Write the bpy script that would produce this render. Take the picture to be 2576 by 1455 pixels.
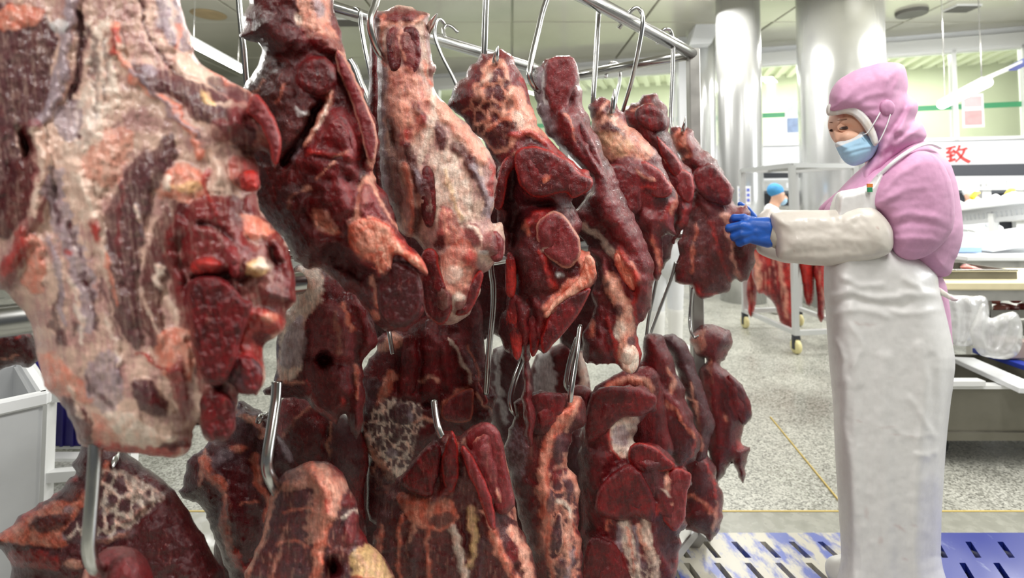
import bpy, bmesh, math, random
import numpy as np
from mathutils import Vector, Matrix
from mathutils.bvhtree import BVHTree

for _o in list(bpy.data.objects):
    bpy.data.objects.remove(_o, do_unlink=True)
S = bpy.context.scene
COL = S.collection
PI = math.pi
random.seed(7)

# ------------------------------------------------------------------ camera
W, H, F = 2576.0, 1455.0, 1300.0
CAMZ = 1.35
PITCH = math.radians(2.5)
PPX, PPY = 1288.0, 443.0
cd = bpy.data.cameras.new('camera')
cam = bpy.data.objects.new('camera', cd)
COL.objects.link(cam)
cd.sensor_fit = 'HORIZONTAL'
cd.sensor_width = 36.0
cd.lens = 36.0 * F / W
cd.shift_y = -(H / 2 - PPY) / W
cd.clip_start = 0.02
cd.clip_end = 100
cam.location = (0, 0, CAMZ)
cam.rotation_euler = (PI / 2 + PITCH, 0, 0)
cd.dof.use_dof = True
cd.dof.focus_distance = 1.12
cd.dof.aperture_fstop = 3.4
S.camera = cam

# ------------------------------------------------------------------ light
S.view_settings.view_transform = 'Standard'
S.view_settings.look = 'None'
S.view_settings.gamma = 1.0
S.view_settings.use_curve_mapping = False
S.view_settings.exposure = -0.15
wd = bpy.data.worlds.new('hall_ambient')
S.world = wd
wd.use_nodes = True
wd.node_tree.nodes['Background'].inputs[0].default_value = (0.93, 0.97, 1.0, 1)
wd.node_tree.nodes['Background'].inputs[1].default_value = 0.12


def area(loc, sx, sy, power, rot=(0, 0, 0), color=(1, 0.985, 0.95)):
    l = bpy.data.lights.new('area_glow', 'AREA')
    l.shape = 'RECTANGLE'
    l.size, l.size_y = sx, sy
    l.energy = power
    l.color = color
    o = bpy.data.objects.new('area_glow', l)
    COL.objects.link(o)
    o.location = loc
    o.rotation_euler = rot
    return o


# rows of fluorescent fittings under the hall ceiling (the ones out of the picture), plus one added front lamp
for (x, y, z, p) in [(0.9, 0.1, 3.2, 62), (2.1, 1.5, 3.2, 50), (-0.9, -1.3, 2.9, 80), (-2.2, 1.4, 3.2, 26),  # third lamp is added at front left to brighten the nearest cut
                     (3.6, 2.4, 3.4, 55), (5.2, 3.4, 3.4, 95), (6.6, 4.8, 3.4, 120)]:
    area((x, y, z), 0.22, 1.3, p)
for (x, y, z, p) in [(0.6, 5.5, 3.85, 46), (2.6, 6.2, 3.85, 90), (4.3, 7.0, 3.85, 120), (-2.5, 7.0, 3.85, 50),
                     (-5.5, 6.5, 3.85, 50), (-0.5, 8.8, 3.85, 66), (6.3, 6.4, 3.85, 110)]:
    area((x, y, z), 0.22, 1.3, p)
# added point fills without fittings, brightening the ceiling
for (x, y, z, p) in [(-4.0, 5.5, 3.3, 50), (-1.5, 4.5, 3.3, 32), (1.5, 6.5, 3.3, 24), (4.5, 6.0, 3.3, 34), (4.0, 3.5, 3.3, 30), (-6.5, 8.0, 3.3, 30)]:
    l = bpy.data.lights.new('ceiling_fill', 'POINT')
    l.energy, l.shadow_soft_size, l.color = p, 0.3, (1, 0.985, 0.95)
    o = bpy.data.objects.new('ceiling_fill', l)
    COL.objects.link(o)
    o.location = (x, y, z)
# added side light from the right, brightening the columns; no window there
area((9.0, 3.5, 2.2), 5.0, 2.2, 240, (PI / 2, 0, PI / 2 + 0.2), (0.95, 0.98, 1.0))

# ------------------------------------------------------------------ helpers
cP, sP = math.cos(PITCH), math.sin(PITCH)


def at(px, py, Y):
    """pixel + distance from the camera plane (world y) -> world point"""
    a = (px - PPX) / F
    b = (PPY - py) / F
    ry = cP - b * sP
    rz = sP + b * cP
    return Vector((a / ry * Y, Y, CAMZ + rz / ry * Y))


def at_z(px, py, z):
    a = (px - PPX) / F
    b = (PPY - py) / F
    ry = cP - b * sP
    rz = sP + b * cP
    Y = (z - CAMZ) * ry / rz
    return Vector((a / ry * Y, Y, z))


def at_np(px, py, Y):
    a = (px - PPX) / F
    b = (PPY - py) / F
    ry = cP - b * sP
    rz = sP + b * cP
    return np.stack([a / ry * Y, Y + 0 * a, CAMZ + rz / ry * Y], -1)


def lin(c):
    c = np.asarray(c, float) / 255.0
    return np.where(c <= 0.04045, c / 12.92, ((c + 0.055) / 1.055) ** 2.4)


def srgb(r, g, b):
    v = lin((r, g, b))
    return (float(v[0]), float(v[1]), float(v[2]), 1.0)


def tag(o, label=None, cat=None, group=None, kind=None):
    if label: o['label'] = label
    if cat: o['category'] = cat
    if group: o['group'] = group
    if kind: o['kind'] = kind
    return o


def empty(name, loc=(0, 0, 0), rz=0.0):
    o = bpy.data.objects.new(name, None)
    COL.objects.link(o)
    o.empty_display_size = 0.1
    o.location = loc
    o.rotation_euler = (0, 0, rz)
    return o


def link(name, me, m, parent=None, smooth=False):
    """me is a mesh in world space (or parent space if the parent is set)"""
    o = bpy.data.objects.new(name, me)
    COL.objects.link(o)
    if m is not None and not me.materials:
        me.materials.append(m)
    if smooth:
        me.polygons.foreach_set('use_smooth', [True] * len(me.polygons))
    if parent is not None:
        o.parent = parent
    return o


def recentre(o, p=None):
    """put the object's origin inside its own mesh"""
    n = len(o.data.vertices)
    v = np.empty(n * 3, np.float32)
    o.data.vertices.foreach_get('co', v)
    v = v.reshape(-1, 3)
    c = v.mean(0) if p is None else np.array(p, np.float32)
    o.data.vertices.foreach_set('co', (v - c).ravel())
    o.data.update()
    o.location = Vector([float(q) for q in c])
    return o


def to_parent(o, root):
    """world-space mesh under a root empty"""
    o.parent = root
    o.matrix_parent_inverse = Matrix.Identity(4)
    M = root.matrix_basis.inverted()
    o.data.transform(M @ o.matrix_basis)
    o.matrix_basis = Matrix.Identity(4)
    return o


class MB:
    """collects boxes, tubes, lathes; build() links ONE mesh"""

    def __init__(self):
        self.v, self.f = [], []

    def add(self, vs, fs):
        n = len(self.v)
        self.v += [tuple(p) for p in vs]
        self.f += [tuple(i + n for i in q) for q in fs]
        return self

    def box(self, c, s, rz=0.0, M=None):
        c = Vector(c)
        h = Vector(s) / 2
        R = M if M is not None else Matrix.Rotation(rz, 3, 'Z')
        vs = [c + R @ Vector((x * h.x, y * h.y, z * h.z)) for x in (-1, 1) for y in (-1, 1) for z in (-1, 1)]
        return self.add(vs, [(0, 1, 3, 2), (4, 6, 7, 5), (0, 4, 5, 1), (2, 3, 7, 6), (0, 2, 6, 4), (1, 5, 7, 3)])

    def bar(self, a, b, w, h):
        """rectangular bar from a to b"""
        a, b = Vector(a), Vector(b)
        d = (b - a)
        L = d.length
        z = d.normalized()
        up = Vector((0, 0, 1)) if abs(z.z) < 0.95 else Vector((0, 1, 0))
        x = up.cross(z).normalized()
        y = z.cross(x)
        M = Matrix((x, y, z)).transposed()
        return self.box((a + b) / 2, (w, h, L), M=M)

    def tube(self, pts, r, n=8, cap=True):
        pts = [Vector(p) for p in pts]
        rs = r if isinstance(r, (list, tuple)) else [r] * len(pts)
        vs, fs = [], []
        prev = None
        for i, p in enumerate(pts):
            t = (pts[min(i + 1, len(pts) - 1)] - pts[max(i - 1, 0)]).normalized()
            if prev is None:
                up = Vector((0, 0, 1)) if abs(t.z) < 0.9 else Vector((0, 1, 0))
                x = t.cross(up).normalized()
            else:
                x = (prev - t * prev.dot(t)).normalized()
            prev = x
            y = t.cross(x)
            for k in range(n):
                a = 2 * PI * k / n
                vs.append(p + (x * math.cos(a) + y * math.sin(a)) * rs[i])
        for i in range(len(pts) - 1):
            for k in range(n):
                fs.append((i * n + k, i * n + (k + 1) % n, (i + 1) * n + (k + 1) % n, (i + 1) * n + k))
        if cap:
            fs.append(tuple(range(n))[::-1])
            fs.append(tuple((len(pts) - 1) * n + k for k in range(n)))
        return self.add(vs, fs)

    def lathe(self, c, prof, n=24, axis='Z'):
        c = Vector(c)
        vs, fs = [], []
        for (r, z) in prof:
            for k in range(n):
                a = 2 * PI * k / n
                p = Vector((r * math.cos(a), r * math.sin(a), z))
                if axis == 'X': p = Vector((p.z, p.x, p.y))
                if axis == 'Y': p = Vector((p.x, p.z, p.y))
                vs.append(c + p)
        for i in range(len(prof) - 1):
            for k in range(n):
                fs.append((i * n + k, i * n + (k + 1) % n, (i + 1) * n + (k + 1) % n, (i + 1) * n + k))
        fs.append(tuple(range(n))[::-1])
        fs.append(tuple((len(prof) - 1) * n + k for k in range(n)))
        return self.add(vs, fs)

    def build(self, name, m, parent=None, smooth=False, bevel=0.0):
        me = bpy.data.meshes.new(name)
        me.from_pydata(self.v, [], self.f)
        me.update()
        bm = bmesh.new()
        bm.from_mesh(me)
        bmesh.ops.recalc_face_normals(bm, faces=bm.faces)
        if bevel > 0:
            bmesh.ops.bevel(bm, geom=list(bm.edges), offset=bevel, segments=1, affect='EDGES', clamp_overlap=True)
        bm.to_mesh(me)
        bm.free()
        o = link(name, me, m, None, False)
        if smooth:
            for p in me.polygons:
                p.use_smooth = len(p.vertices) == 4
        if parent is not None:
            to_parent(o, parent)
        return o


def catmull(pts, n=8, closed=False):
    P = [Vector(p) for p in pts]
    out = []
    m = len(P)
    rng = range(m if closed else m - 1)
    for i in rng:
        p0 = P[(i - 1) % m] if (closed or i > 0) else P[0]
        p1, p2 = P[i], P[(i + 1) % m]
        p3 = P[(i + 2) % m] if (closed or i + 2 < m) else P[-1]
        for k in range(n):
            t = k / n
            out.append(0.5 * ((2 * p1) + (p2 - p0) * t + (2 * p0 - 5 * p1 + 4 * p2 - p3) * t * t
                              + (3 * p1 - p0 - 3 * p2 + p3) * t ** 3))
    if not closed:
        out.append(P[-1])
    return out


# ------------------------------------------------------------------ noise
def _hash(ix, iy, seed):
    h = (ix.astype(np.int64) * 374761393 + iy.astype(np.int64) * 668265263 + seed * 974634777) & 0xffffffff
    h = ((h ^ (h >> 13)) * 1274126177) & 0xffffffff
    return (h ^ (h >> 16)) & 0xffffffff


def noise(x, y, seed=0):
    ix, iy = np.floor(x), np.floor(y)
    fx, fy = x - ix, y - iy
    u = fx * fx * fx * (fx * (fx * 6 - 15) + 10)
    v = fy * fy * fy * (fy * (fy * 6 - 15) + 10)

    def g(dx, dy):
        a = _hash(ix + dx, iy + dy, seed) / 4294967296.0 * 2 * PI
        return np.cos(a) * (fx - dx) + np.sin(a) * (fy - dy)
    n0 = g(0, 0) * (1 - u) + g(1, 0) * u
    n1 = g(0, 1) * (1 - u) + g(1, 1) * u
    return (n0 * (1 - v) + n1 * v) * 1.5


def fbm(x, y, seed=0, o=4):
    s, a = 0.0, 0.5
    for i in range(o):
        s = s + a * noise(x, y, seed + i * 17)
        x, y, a = x * 2.03 + 3.1, y * 2.03 + 1.7, a * 0.5
    return s


def sstep(a, b, x):
    t = np.clip((x - a) / (b - a), 0, 1)
    return t * t * (3 - 2 * t)


def seg_dist(px, py, P, closed):
    """distance from points to a polyline and the nearest point on it"""
    best = np.full(px.shape, 1e18)
    bx, by = np.zeros(px.shape), np.zeros(px.shape)
    n = len(P)
    for i in range(n if closed else n - 1):
        ax, ay = P[i]
        cx, cy = P[(i + 1) % n]
        dx, dy = cx - ax, cy - ay
        L = dx * dx + dy * dy + 1e-9
        t = np.clip(((px - ax) * dx + (py - ay) * dy) / L, 0, 1)
        qx, qy = ax + t * dx, ay + t * dy
        d = (px - qx) ** 2 + (py - qy) ** 2
        k = d < best
        best = np.where(k, d, best)
        bx = np.where(k, qx, bx)
        by = np.where(k, qy, by)
    return np.sqrt(best), bx, by


def inside(px, py, P):
    r = np.zeros(px.shape, bool)
    n = len(P)
    for i in range(n):
        ax, ay = P[i]
        bx, by = P[(i + 1) % n]
        if ay == by: continue
        k = (ay > py) != (by > py)
        r ^= k & (px < (bx - ax) * (py - ay) / (by - ay) + ax)
    return r


def pts(s):
    return [tuple(float(q) for q in p.split(',')) for p in s.split()]


PAL = {k: lin(v) for k, v in dict(
    d=(76, 12, 16), m=(112, 21, 25), r=(182, 44, 38), o=(206, 100, 76), f=(232, 168, 145), w=(236, 216, 200),
    g=(170, 152, 160), p=(84, 50, 55), y=(228, 188, 130), s=(128, 52, 55), b=(92, 40, 38), B=(70, 24, 28),
    W=(220, 218, 217), P=(206, 152, 187), Q=(188, 132, 168), R=(150, 60, 50), T=(226, 220, 210), N=(164, 203, 230),
    c=(216, 180, 162), a=(176, 132, 126), q=(214, 118, 94), D=(58, 38, 34), h=(150, 112, 96), U=(36, 92, 178), O=(214, 120, 50), G=(40, 120, 80)).items()}


ALT = dict(c='w', q='c', o='f', f='o', w='f', y='f', g='p', r='d', d='B', m='d', p='d', s='m', b='p')


def slab(name, Y, T, R, out, feats='', base='m', base2='d', step=4.0, rag=3.0, fib=90, fibamp=1.0, bump=2.5,
         back=0.8, streak=0.0, tilt=(0, 0), mat=None, hm=1.0, mott=0.22, warp=7.0, n=4, pw=0.5, seed=None, streakc='f',
         edge=10.0, fin=1.0, ridge=0.0, vary=0.0, wv=0.0, rim=None):
    """a solid body: outline at distance Y, swelling T towards and back*T away from the viewer,
    with lobes, grooves and coloured tissue on its own surface (feature heights in mm)."""
    seed = seed if seed is not None else (sum(ord(c) * (i + 3) for i, c in enumerate(out)) % 9973)
    P = [(p.x, p.y) for p in catmull([(a, b, 0) for a, b in pts(out)], n, True)]
    Pn = np.array(P)
    if rag > 0:
        i = np.arange(len(P))
        cum = np.cumsum(np.r_[0, np.hypot(*(np.diff(Pn, axis=0).T))])
        d = np.roll(Pn, -1, 0) - np.roll(Pn, 1, 0)
        nn = np.stack([d[:, 1], -d[:, 0]], 1) / (np.hypot(d[:, 0], d[:, 1])[:, None] + 1e-6)
        k = fbm(cum / 34.0, cum * 0 + seed, seed, 4) * 2.4
        Pn = Pn + nn * (k * rag)[:, None]
    P = [tuple(p) for p in Pn]
    x0, y0 = Pn.min(0) - step
    x1, y1 = Pn.max(0) + step
    gx = np.arange(x0, x1 + step, step)
    gy = np.arange(y0, y1 + step, step)
    X, Yp = np.meshgrid(gx, gy)
    ins = inside(X, Yp, P)
    dist, bx, by = seg_dist(X, Yp, P, True)
    d = np.where(ins, dist, 0.0)
    near = ~ins
    vx = np.where(near, bx, X)
    vy = np.where(near, by, Yp)
    # ---- height
    q = 1 - np.clip(d / R, 0, 1)
    dome = (1 - q * q) ** pw
    wx = vx + warp * fbm(X / 40.0, Yp / 40.0, seed + 5, 3) * 2 + warp * 0.35 * fin * noise(X / 9.0, Yp / 9.0, seed + 9)
    wy = vy + warp * fbm(X / 40.0, Yp / 40.0, seed + 6, 3) * 2 + warp * 0.35 * fin * noise(X / 9.0, Yp / 9.0, seed + 10)
    hh = np.zeros(X.shape)
    a = math.radians(fib)
    al = (X * math.cos(a) + Yp * math.sin(a))
    ac = (-X * math.sin(a) + Yp * math.cos(a))
    fibn = fbm(al / 90.0, ac / 8.0, seed + 21, 3)
    nb = fbm(X / 55.0, Yp / 55.0, seed + 31, 4)
    mixv = sstep(-0.35, 0.35, nb + 0.6 * fibn)
    C = PAL[base][None, None, :] * (1 - mixv[..., None]) + PAL[base2][None, None, :] * mixv[..., None]
    fine = fbm(X / 12.0, Yp / 12.0, seed + 41, 3) * fin
    var = sstep(-0.25, 0.45, fbm(X / 20.0 + 3.3, Yp / 26.0, seed + 71, 4) + 0.35 * fibn) * vary
    for line in feats.strip().split('\n'):
        t = line.split()
        if not t: continue
        k = t[0]
        if k == 'e':
            cx, cy, rx, ry, an, h = map(float, t[1:7])
            col, al_ = t[7], float(t[8]) if len(t) > 8 else 1.0
            c_, s_ = math.cos(math.radians(an)), math.sin(math.radians(an))
            u = ((wx - cx) * c_ + (wy - cy) * s_) / rx
            v = (-(wx - cx) * s_ + (wy - cy) * c_) / ry
            qq = np.sqrt(u * u + v * v)
            rr = min(rx, ry)
            dm = np.clip(1 - qq * qq, 0, 1) ** 0.65 if h > 0 else np.clip(1 - qq * qq, 0, 1) ** 1.5
            m = 1 - sstep(1 - 5 / rr, 1 + 3 / rr, qq + 0.25 * fine)
        elif k == 's':
            w, h = float(t[1]), float(t[2])
            col, al_ = t[3], float(t[4])
            L = [(p.x, p.y) for p in catmull([tuple(map(float, p.split(','))) + (0,) for p in t[5:]], 4)]
            qq = seg_dist(wx, wy, L, False)[0] / (w * np.clip(1 + (wv if abs(h) < 7 else 0.15 * wv) * 1.5 * fbm(X / 26.0, Yp / 26.0, seed + 15, 3), 0.45, 1.7))
            dm = np.clip(1 - qq * qq, 0, 1) ** 0.65 if h > 0 else np.clip(1 - qq * qq, 0, 1) ** 1.5
            m = 1 - sstep(max(0.2, 1 - 5 / w), 1 + 3 / w, qq + 0.3 * fine)
        elif k == 'v':
            # fascia: a web of strands (col) over the patch, dark cells (t[4]) between
            cell, h = float(t[1]), float(t[2])
            col, cellc, al_ = t[3], t[4], float(t[5])
            L = [(p.x, p.y) for p in catmull([tuple(map(float, p.split(','))) + (0,) for p in t[6:]], 4, True)]
            dd = seg_dist(wx, wy, L, True)[0]
            ii = inside(wx, wy, L)
            reg = sstep(-5, 6, np.where(ii, dd, -dd) + 5 * fine)
            gx_, gy_ = (wx + 6 * fine) / cell, (wy + 6 * fine) / (cell * 1.35)
            i0, j0 = np.floor(gx_), np.floor(gy_)
            f1 = np.full(X.shape, 9.0)
            f2 = np.full(X.shape, 9.0)
            for di in (-1, 0, 1):
                for dj in (-1, 0, 1):
                    hx = _hash(i0 + di, j0 + dj, seed + 3) / 4294967296.0
                    hy = _hash(i0 + di, j0 + dj, seed + 4) / 4294967296.0
                    e_ = np.hypot(gx_ - i0 - di - hx, gy_ - j0 - dj - hy)
                    f2 = np.minimum(f2, np.maximum(f1, e_))
                    f1 = np.minimum(f1, e_)
            m0 = 1 - sstep(0.10, 0.34, f2 - f1 + 0.25 * fine)
            if cellc != '-':
                mc = reg * (1 - m0) * al_
                C = C * (1 - mc[..., None]) + PAL[cellc][None, None, :] * mc[..., None]
            m = m0 * reg
            dm = m0 * reg
        else:
            ramp, h = float(t[1]), float(t[2])
            col, al_ = t[3], float(t[4])
            L = [(p.x, p.y) for p in catmull([tuple(map(float, p.split(','))) + (0,) for p in t[5:]], 4, True)]
            dd = seg_dist(wx, wy, L, True)[0]
            ii = inside(wx, wy, L)
            q2 = 1 - np.clip(np.where(ii, dd, 0) / ramp, 0, 1)
            dm = np.clip(1 - q2 * q2, 0, 1) ** 0.65 if h > 0 else 1 - q2 * q2
            m = sstep(-4, 4, np.where(ii, dd, -dd) + 5 * fine)
        hh = hh + h * dm
        if col != '-':
            m = m * al_ * np.clip(0.95 + 0.4 * fine + 0.45 * fibamp * fibn, 0.2, 1.0)
            tc = PAL[col][None, None, :]
            if vary > 0 and col in ALT:
                tc = tc * (1 - var[..., None]) + PAL[ALT[col]][None, None, :] * var[..., None]
            C = C * (1 - m[..., None]) + tc * m[..., None]
    if streak > 0:
        sk = sstep(0.18, 0.42, fbm(al / 120.0, ac / 6.0, seed + 51, 3) + 0.3 * nb) * streak
        C = C * (1 - sk[..., None]) + PAL[streakc][None, None, :] * sk[..., None]
    if rim:
        m = (1 - sstep(0.3 * rim[1], rim[1], d + 0.4 * rim[1] * fine)) * rim[2]
        C = C * (1 - m[..., None]) + PAL[rim[0]][None, None, :] * m[..., None]
    C = C * np.clip(1 + mott * (1.4 * fine + fibn * fibamp), 0.4, 1.7)[..., None]
    for _ in range(2):
        hp = np.pad(hh, 1, mode='edge')
        hh = (hp[:-2, :-2] + hp[:-2, 1:-1] + hp[:-2, 2:] + hp[1:-1, :-2] + 2 * hp[1:-1, 1:-1] + hp[1:-1, 2:] + hp[2:, :-2] + hp[2:, 1:-1] + hp[2:, 2:]) / 10.0
    hh = hh * hm + bump * (2.2 * fbm(X / 30.0, Yp / 30.0, seed + 61, 4) + 0.5 * fibn * fibamp)
    if ridge > 0:
        r1 = 1 - np.abs(fbm(X / 46.0 + 0.5 * nb, Yp / 60.0, seed + 81, 3)) * 3.2
        r2 = 1 - np.abs(fbm(al / 70.0, ac / 20.0, seed + 91, 3)) * 3.2
        hh = hh + ridge * (np.clip(r1, -0.6, 1) ** 3 * 1.0 + np.clip(r2, -0.6, 1) ** 3 * 0.7)
    fade = np.clip(d / edge, 0, 1)
    h = np.where(ins, T * dome + 0.001 * hh * np.sqrt(fade), 0.0)
    h = np.maximum(h, np.where(ins, -0.5 * T * dome * back, 0))
    hb = np.where(ins, T * back * dome * (1 + 0.15 * nb), 0.0)
    Yc = Y + tilt[0] * (vx - vx.mean()) + tilt[1] * (vy - vy.mean())
    # ---- mesh
    ny, nx = X.shape
    ok = ins[:-1, :-1] | ins[1:, :-1] | ins[:-1, 1:] | ins[1:, 1:]
    use = np.zeros(X.shape, bool)
    use[:-1, :-1] |= ok; use[1:, :-1] |= ok; use[:-1, 1:] |= ok; use[1:, 1:] |= ok
    fid = np.full(X.shape, -1)
    nf = int(use.sum())
    fid[use] = np.arange(nf)
    bid = fid.copy()
    inn = use & ins
    nbk = int(inn.sum())
    bid[inn] = nf + np.arange(nbk)
    vf = at_np(vx[use], vy[use], (Yc - h)[use])
    vb = at_np(vx[inn], vy[inn], (Yc + hb)[inn])
    V = np.concatenate([vf, vb]).astype(np.float32)
    CC = np.concatenate([C[use], C[inn]])
    jj, ii2 = np.nonzero(ok)
    q1 = np.stack([fid[jj, ii2], fid[jj + 1, ii2], fid[jj + 1, ii2 + 1], fid[jj, ii2 + 1]], 1)
    q2 = np.stack([bid[jj, ii2], bid[jj, ii2 + 1], bid[jj + 1, ii2 + 1], bid[jj + 1, ii2]], 1)
    # boundary cells whose corners are all shared make no second skin
    anyin = (q2 >= nf).any(1)
    Q = np.concatenate([q1, q2[anyin]])
    c0 = V.mean(0)
    V = V - c0
    me = bpy.data.meshes.new(name)
    me.vertices.add(len(V))
    me.vertices.foreach_set('co', V.ravel())
    me.loops.add(Q.size)
    me.loops.foreach_set('vertex_index', Q.ravel().astype(np.int32))
    me.polygons.add(len(Q))
    me.polygons.foreach_set('loop_start', (np.arange(len(Q)) * 4).astype(np.int32))
    me.polygons.foreach_set('loop_total', np.full(len(Q), 4, np.int32))
    me.polygons.foreach_set('use_smooth', np.ones(len(Q), bool))
    me.update(calc_edges=True)
    at_ = me.color_attributes.new('tissue', 'FLOAT_COLOR', 'POINT')
    at_.data.foreach_set('color', np.concatenate([np.clip(CC, 0, 1), np.ones((len(CC), 1))], 1).astype(np.float32).ravel())
    o = link(name, me, mat)
    o.location = Vector([float(v) for v in c0])
    return o


# ------------------------------------------------------------------ materials
def mat(name, base=(0.8, 0.8, 0.8, 1), rough=0.5, metal=0.0, emit=None, estr=0.0, coat=0.0, trans=0.0, spec=0.5):
    m = bpy.data.materials.new(name)
    m.use_nodes = True
    b = m.node_tree.nodes['Principled BSDF']
    b.inputs['Base Color'].default_value = base
    b.inputs['Roughness'].default_value = rough
    b.inputs['Metallic'].default_value = metal
    b.inputs['Coat Weight'].default_value = coat
    b.inputs['Transmission Weight'].default_value = trans
    b.inputs['Specular IOR Level'].default_value = spec
    if emit:
        b.inputs['Emission Color'].default_value = emit
        b.inputs['Emission Strength'].default_value = estr
    return m


def nd(m, t, **kw):
    n = m.node_tree.nodes.new(t)
    for k, v in kw.items():
        if k in n.inputs: n.inputs[k].default_value = v
        else: setattr(n, k, v)
    return n


def lk(m, a, b):
    m.node_tree.links.new(a, b)


def bsdf(m):
    return m.node_tree.nodes['Principled BSDF']


def noisy(m, scale=20, lo=0.7, hi=1.0, bump=0.0, bscale=None, rough=None, detail=5):
    """noise-modulate the base colour; optional bump and roughness range"""
    b = bsdf(m)
    tc = nd(m, 'ShaderNodeTexCoord')
    nz = nd(m, 'ShaderNodeTexNoise', Scale=scale, Detail=detail)
    lk(m, tc.outputs['Object'], nz.inputs['Vector'])
    base = tuple(b.inputs['Base Color'].default_value)
    mp = nd(m, 'ShaderNodeMapRange')
    mp.inputs['To Min'].default_value = lo
    mp.inputs['To Max'].default_value = hi
    mp.inputs['From Min'].default_value = 0.3
    mp.inputs['From Max'].default_value = 0.7
    lk(m, nz.outputs['Fac'], mp.inputs['Value'])
    mx = nd(m, 'ShaderNodeMix', data_type='RGBA', blend_type='MULTIPLY')
    mx.inputs['Factor'].default_value = 1
    mx.inputs['A'].default_value = base
    lk(m, mp.outputs['Result'], mx.inputs['B'])
    lk(m, mx.outputs['Result'], b.inputs['Base Color'])
    if bump:
        n2 = nd(m, 'ShaderNodeTexNoise', Scale=bscale or scale * 4, Detail=4)
        lk(m, tc.outputs['Object'], n2.inputs['Vector'])
        bp = nd(m, 'ShaderNodeBump', Strength=bump, Distance=0.002)
        lk(m, n2.outputs['Fac'], bp.inputs['Height'])
        lk(m, bp.outputs['Normal'], b.inputs['Normal'])
    if rough:
        m2 = nd(m, 'ShaderNodeMapRange')
        m2.inputs['To Min'].default_value, m2.inputs['To Max'].default_value = rough
        m2.inputs['From Min'].default_value = 0.3
        m2.inputs['From Max'].default_value = 0.7
        lk(m, nz.outputs['Fac'], m2.inputs['Value'])
        lk(m, m2.outputs['Result'], b.inputs['Roughness'])
    return m


def attr_mat(name, rough=0.35, coat=0.4, fine=0.25, bump=0.5, bs=160.0, bs2=600.0, gain=1.0, sss=0.0, dist=0.0015, spec=0.5):
    m = mat(name, rough=rough, coat=coat, spec=spec)
    b = bsdf(m)
    b.inputs['Coat Roughness'].default_value = 0.12
    at_ = nd(m, 'ShaderNodeAttribute', attribute_name='tissue')
    tc = nd(m, 'ShaderNodeTexCoord')
    nz = nd(m, 'ShaderNodeTexNoise', Scale=bs, Detail=5, Roughness=0.6)
    lk(m, tc.outputs['Object'], nz.inputs['Vector'])
    mp = nd(m, 'ShaderNodeMapRange')
    mp.inputs['From Min'].default_value, mp.inputs['From Max'].default_value = 0.3, 0.7
    mp.inputs['To Min'].default_value, mp.inputs['To Max'].default_value = gain * (1 - fine), gain * (1 + fine)
    lk(m, nz.outputs['Fac'], mp.inputs['Value'])
    mx = nd(m, 'ShaderNodeMix', data_type='RGBA', blend_type='MULTIPLY')
    mx.inputs['Factor'].default_value = 1
    lk(m, at_.outputs['Color'], mx.inputs['A'])
    lk(m, mp.outputs['Result'], mx.inputs['B'])
    lk(m, mx.outputs['Result'], b.inputs['Base Color'])
    n2 = nd(m, 'ShaderNodeTexNoise', Scale=bs2, Detail=3)
    lk(m, tc.outputs['Object'], n2.inputs['Vector'])
    ad = nd(m, 'ShaderNodeMath', operation='MULTIPLY_ADD')
    lk(m, n2.outputs['Fac'], ad.inputs[0])
    ad.inputs[1].default_value = 0.35
    lk(m, nz.outputs['Fac'], ad.inputs[2])
    bp = nd(m, 'ShaderNodeBump', Strength=bump, Distance=dist)
    lk(m, ad.outputs[0], bp.inputs['Height'])
    lk(m, bp.outputs['Normal'], b.inputs['Normal'])
    m2 = nd(m, 'ShaderNodeMapRange')
    m2.inputs['From Min'].default_value, m2.inputs['From Max'].default_value = 0.35, 0.65
    m2.inputs['To Min'].default_value, m2.inputs['To Max'].default_value = max(0.1, rough - 0.12), rough + 0.15
    lk(m, n2.outputs['Fac'], m2.inputs['Value'])
    lk(m, m2.outputs['Result'], b.inputs['Roughness'])
    if sss:
        b.inputs['Subsurface Weight'].default_value = sss
        b.inputs['Subsurface Radius'].default_value = (0.012, 0.004, 0.003)
        b.inputs['Subsurface Scale'].default_value = 0.5
    return m



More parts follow.
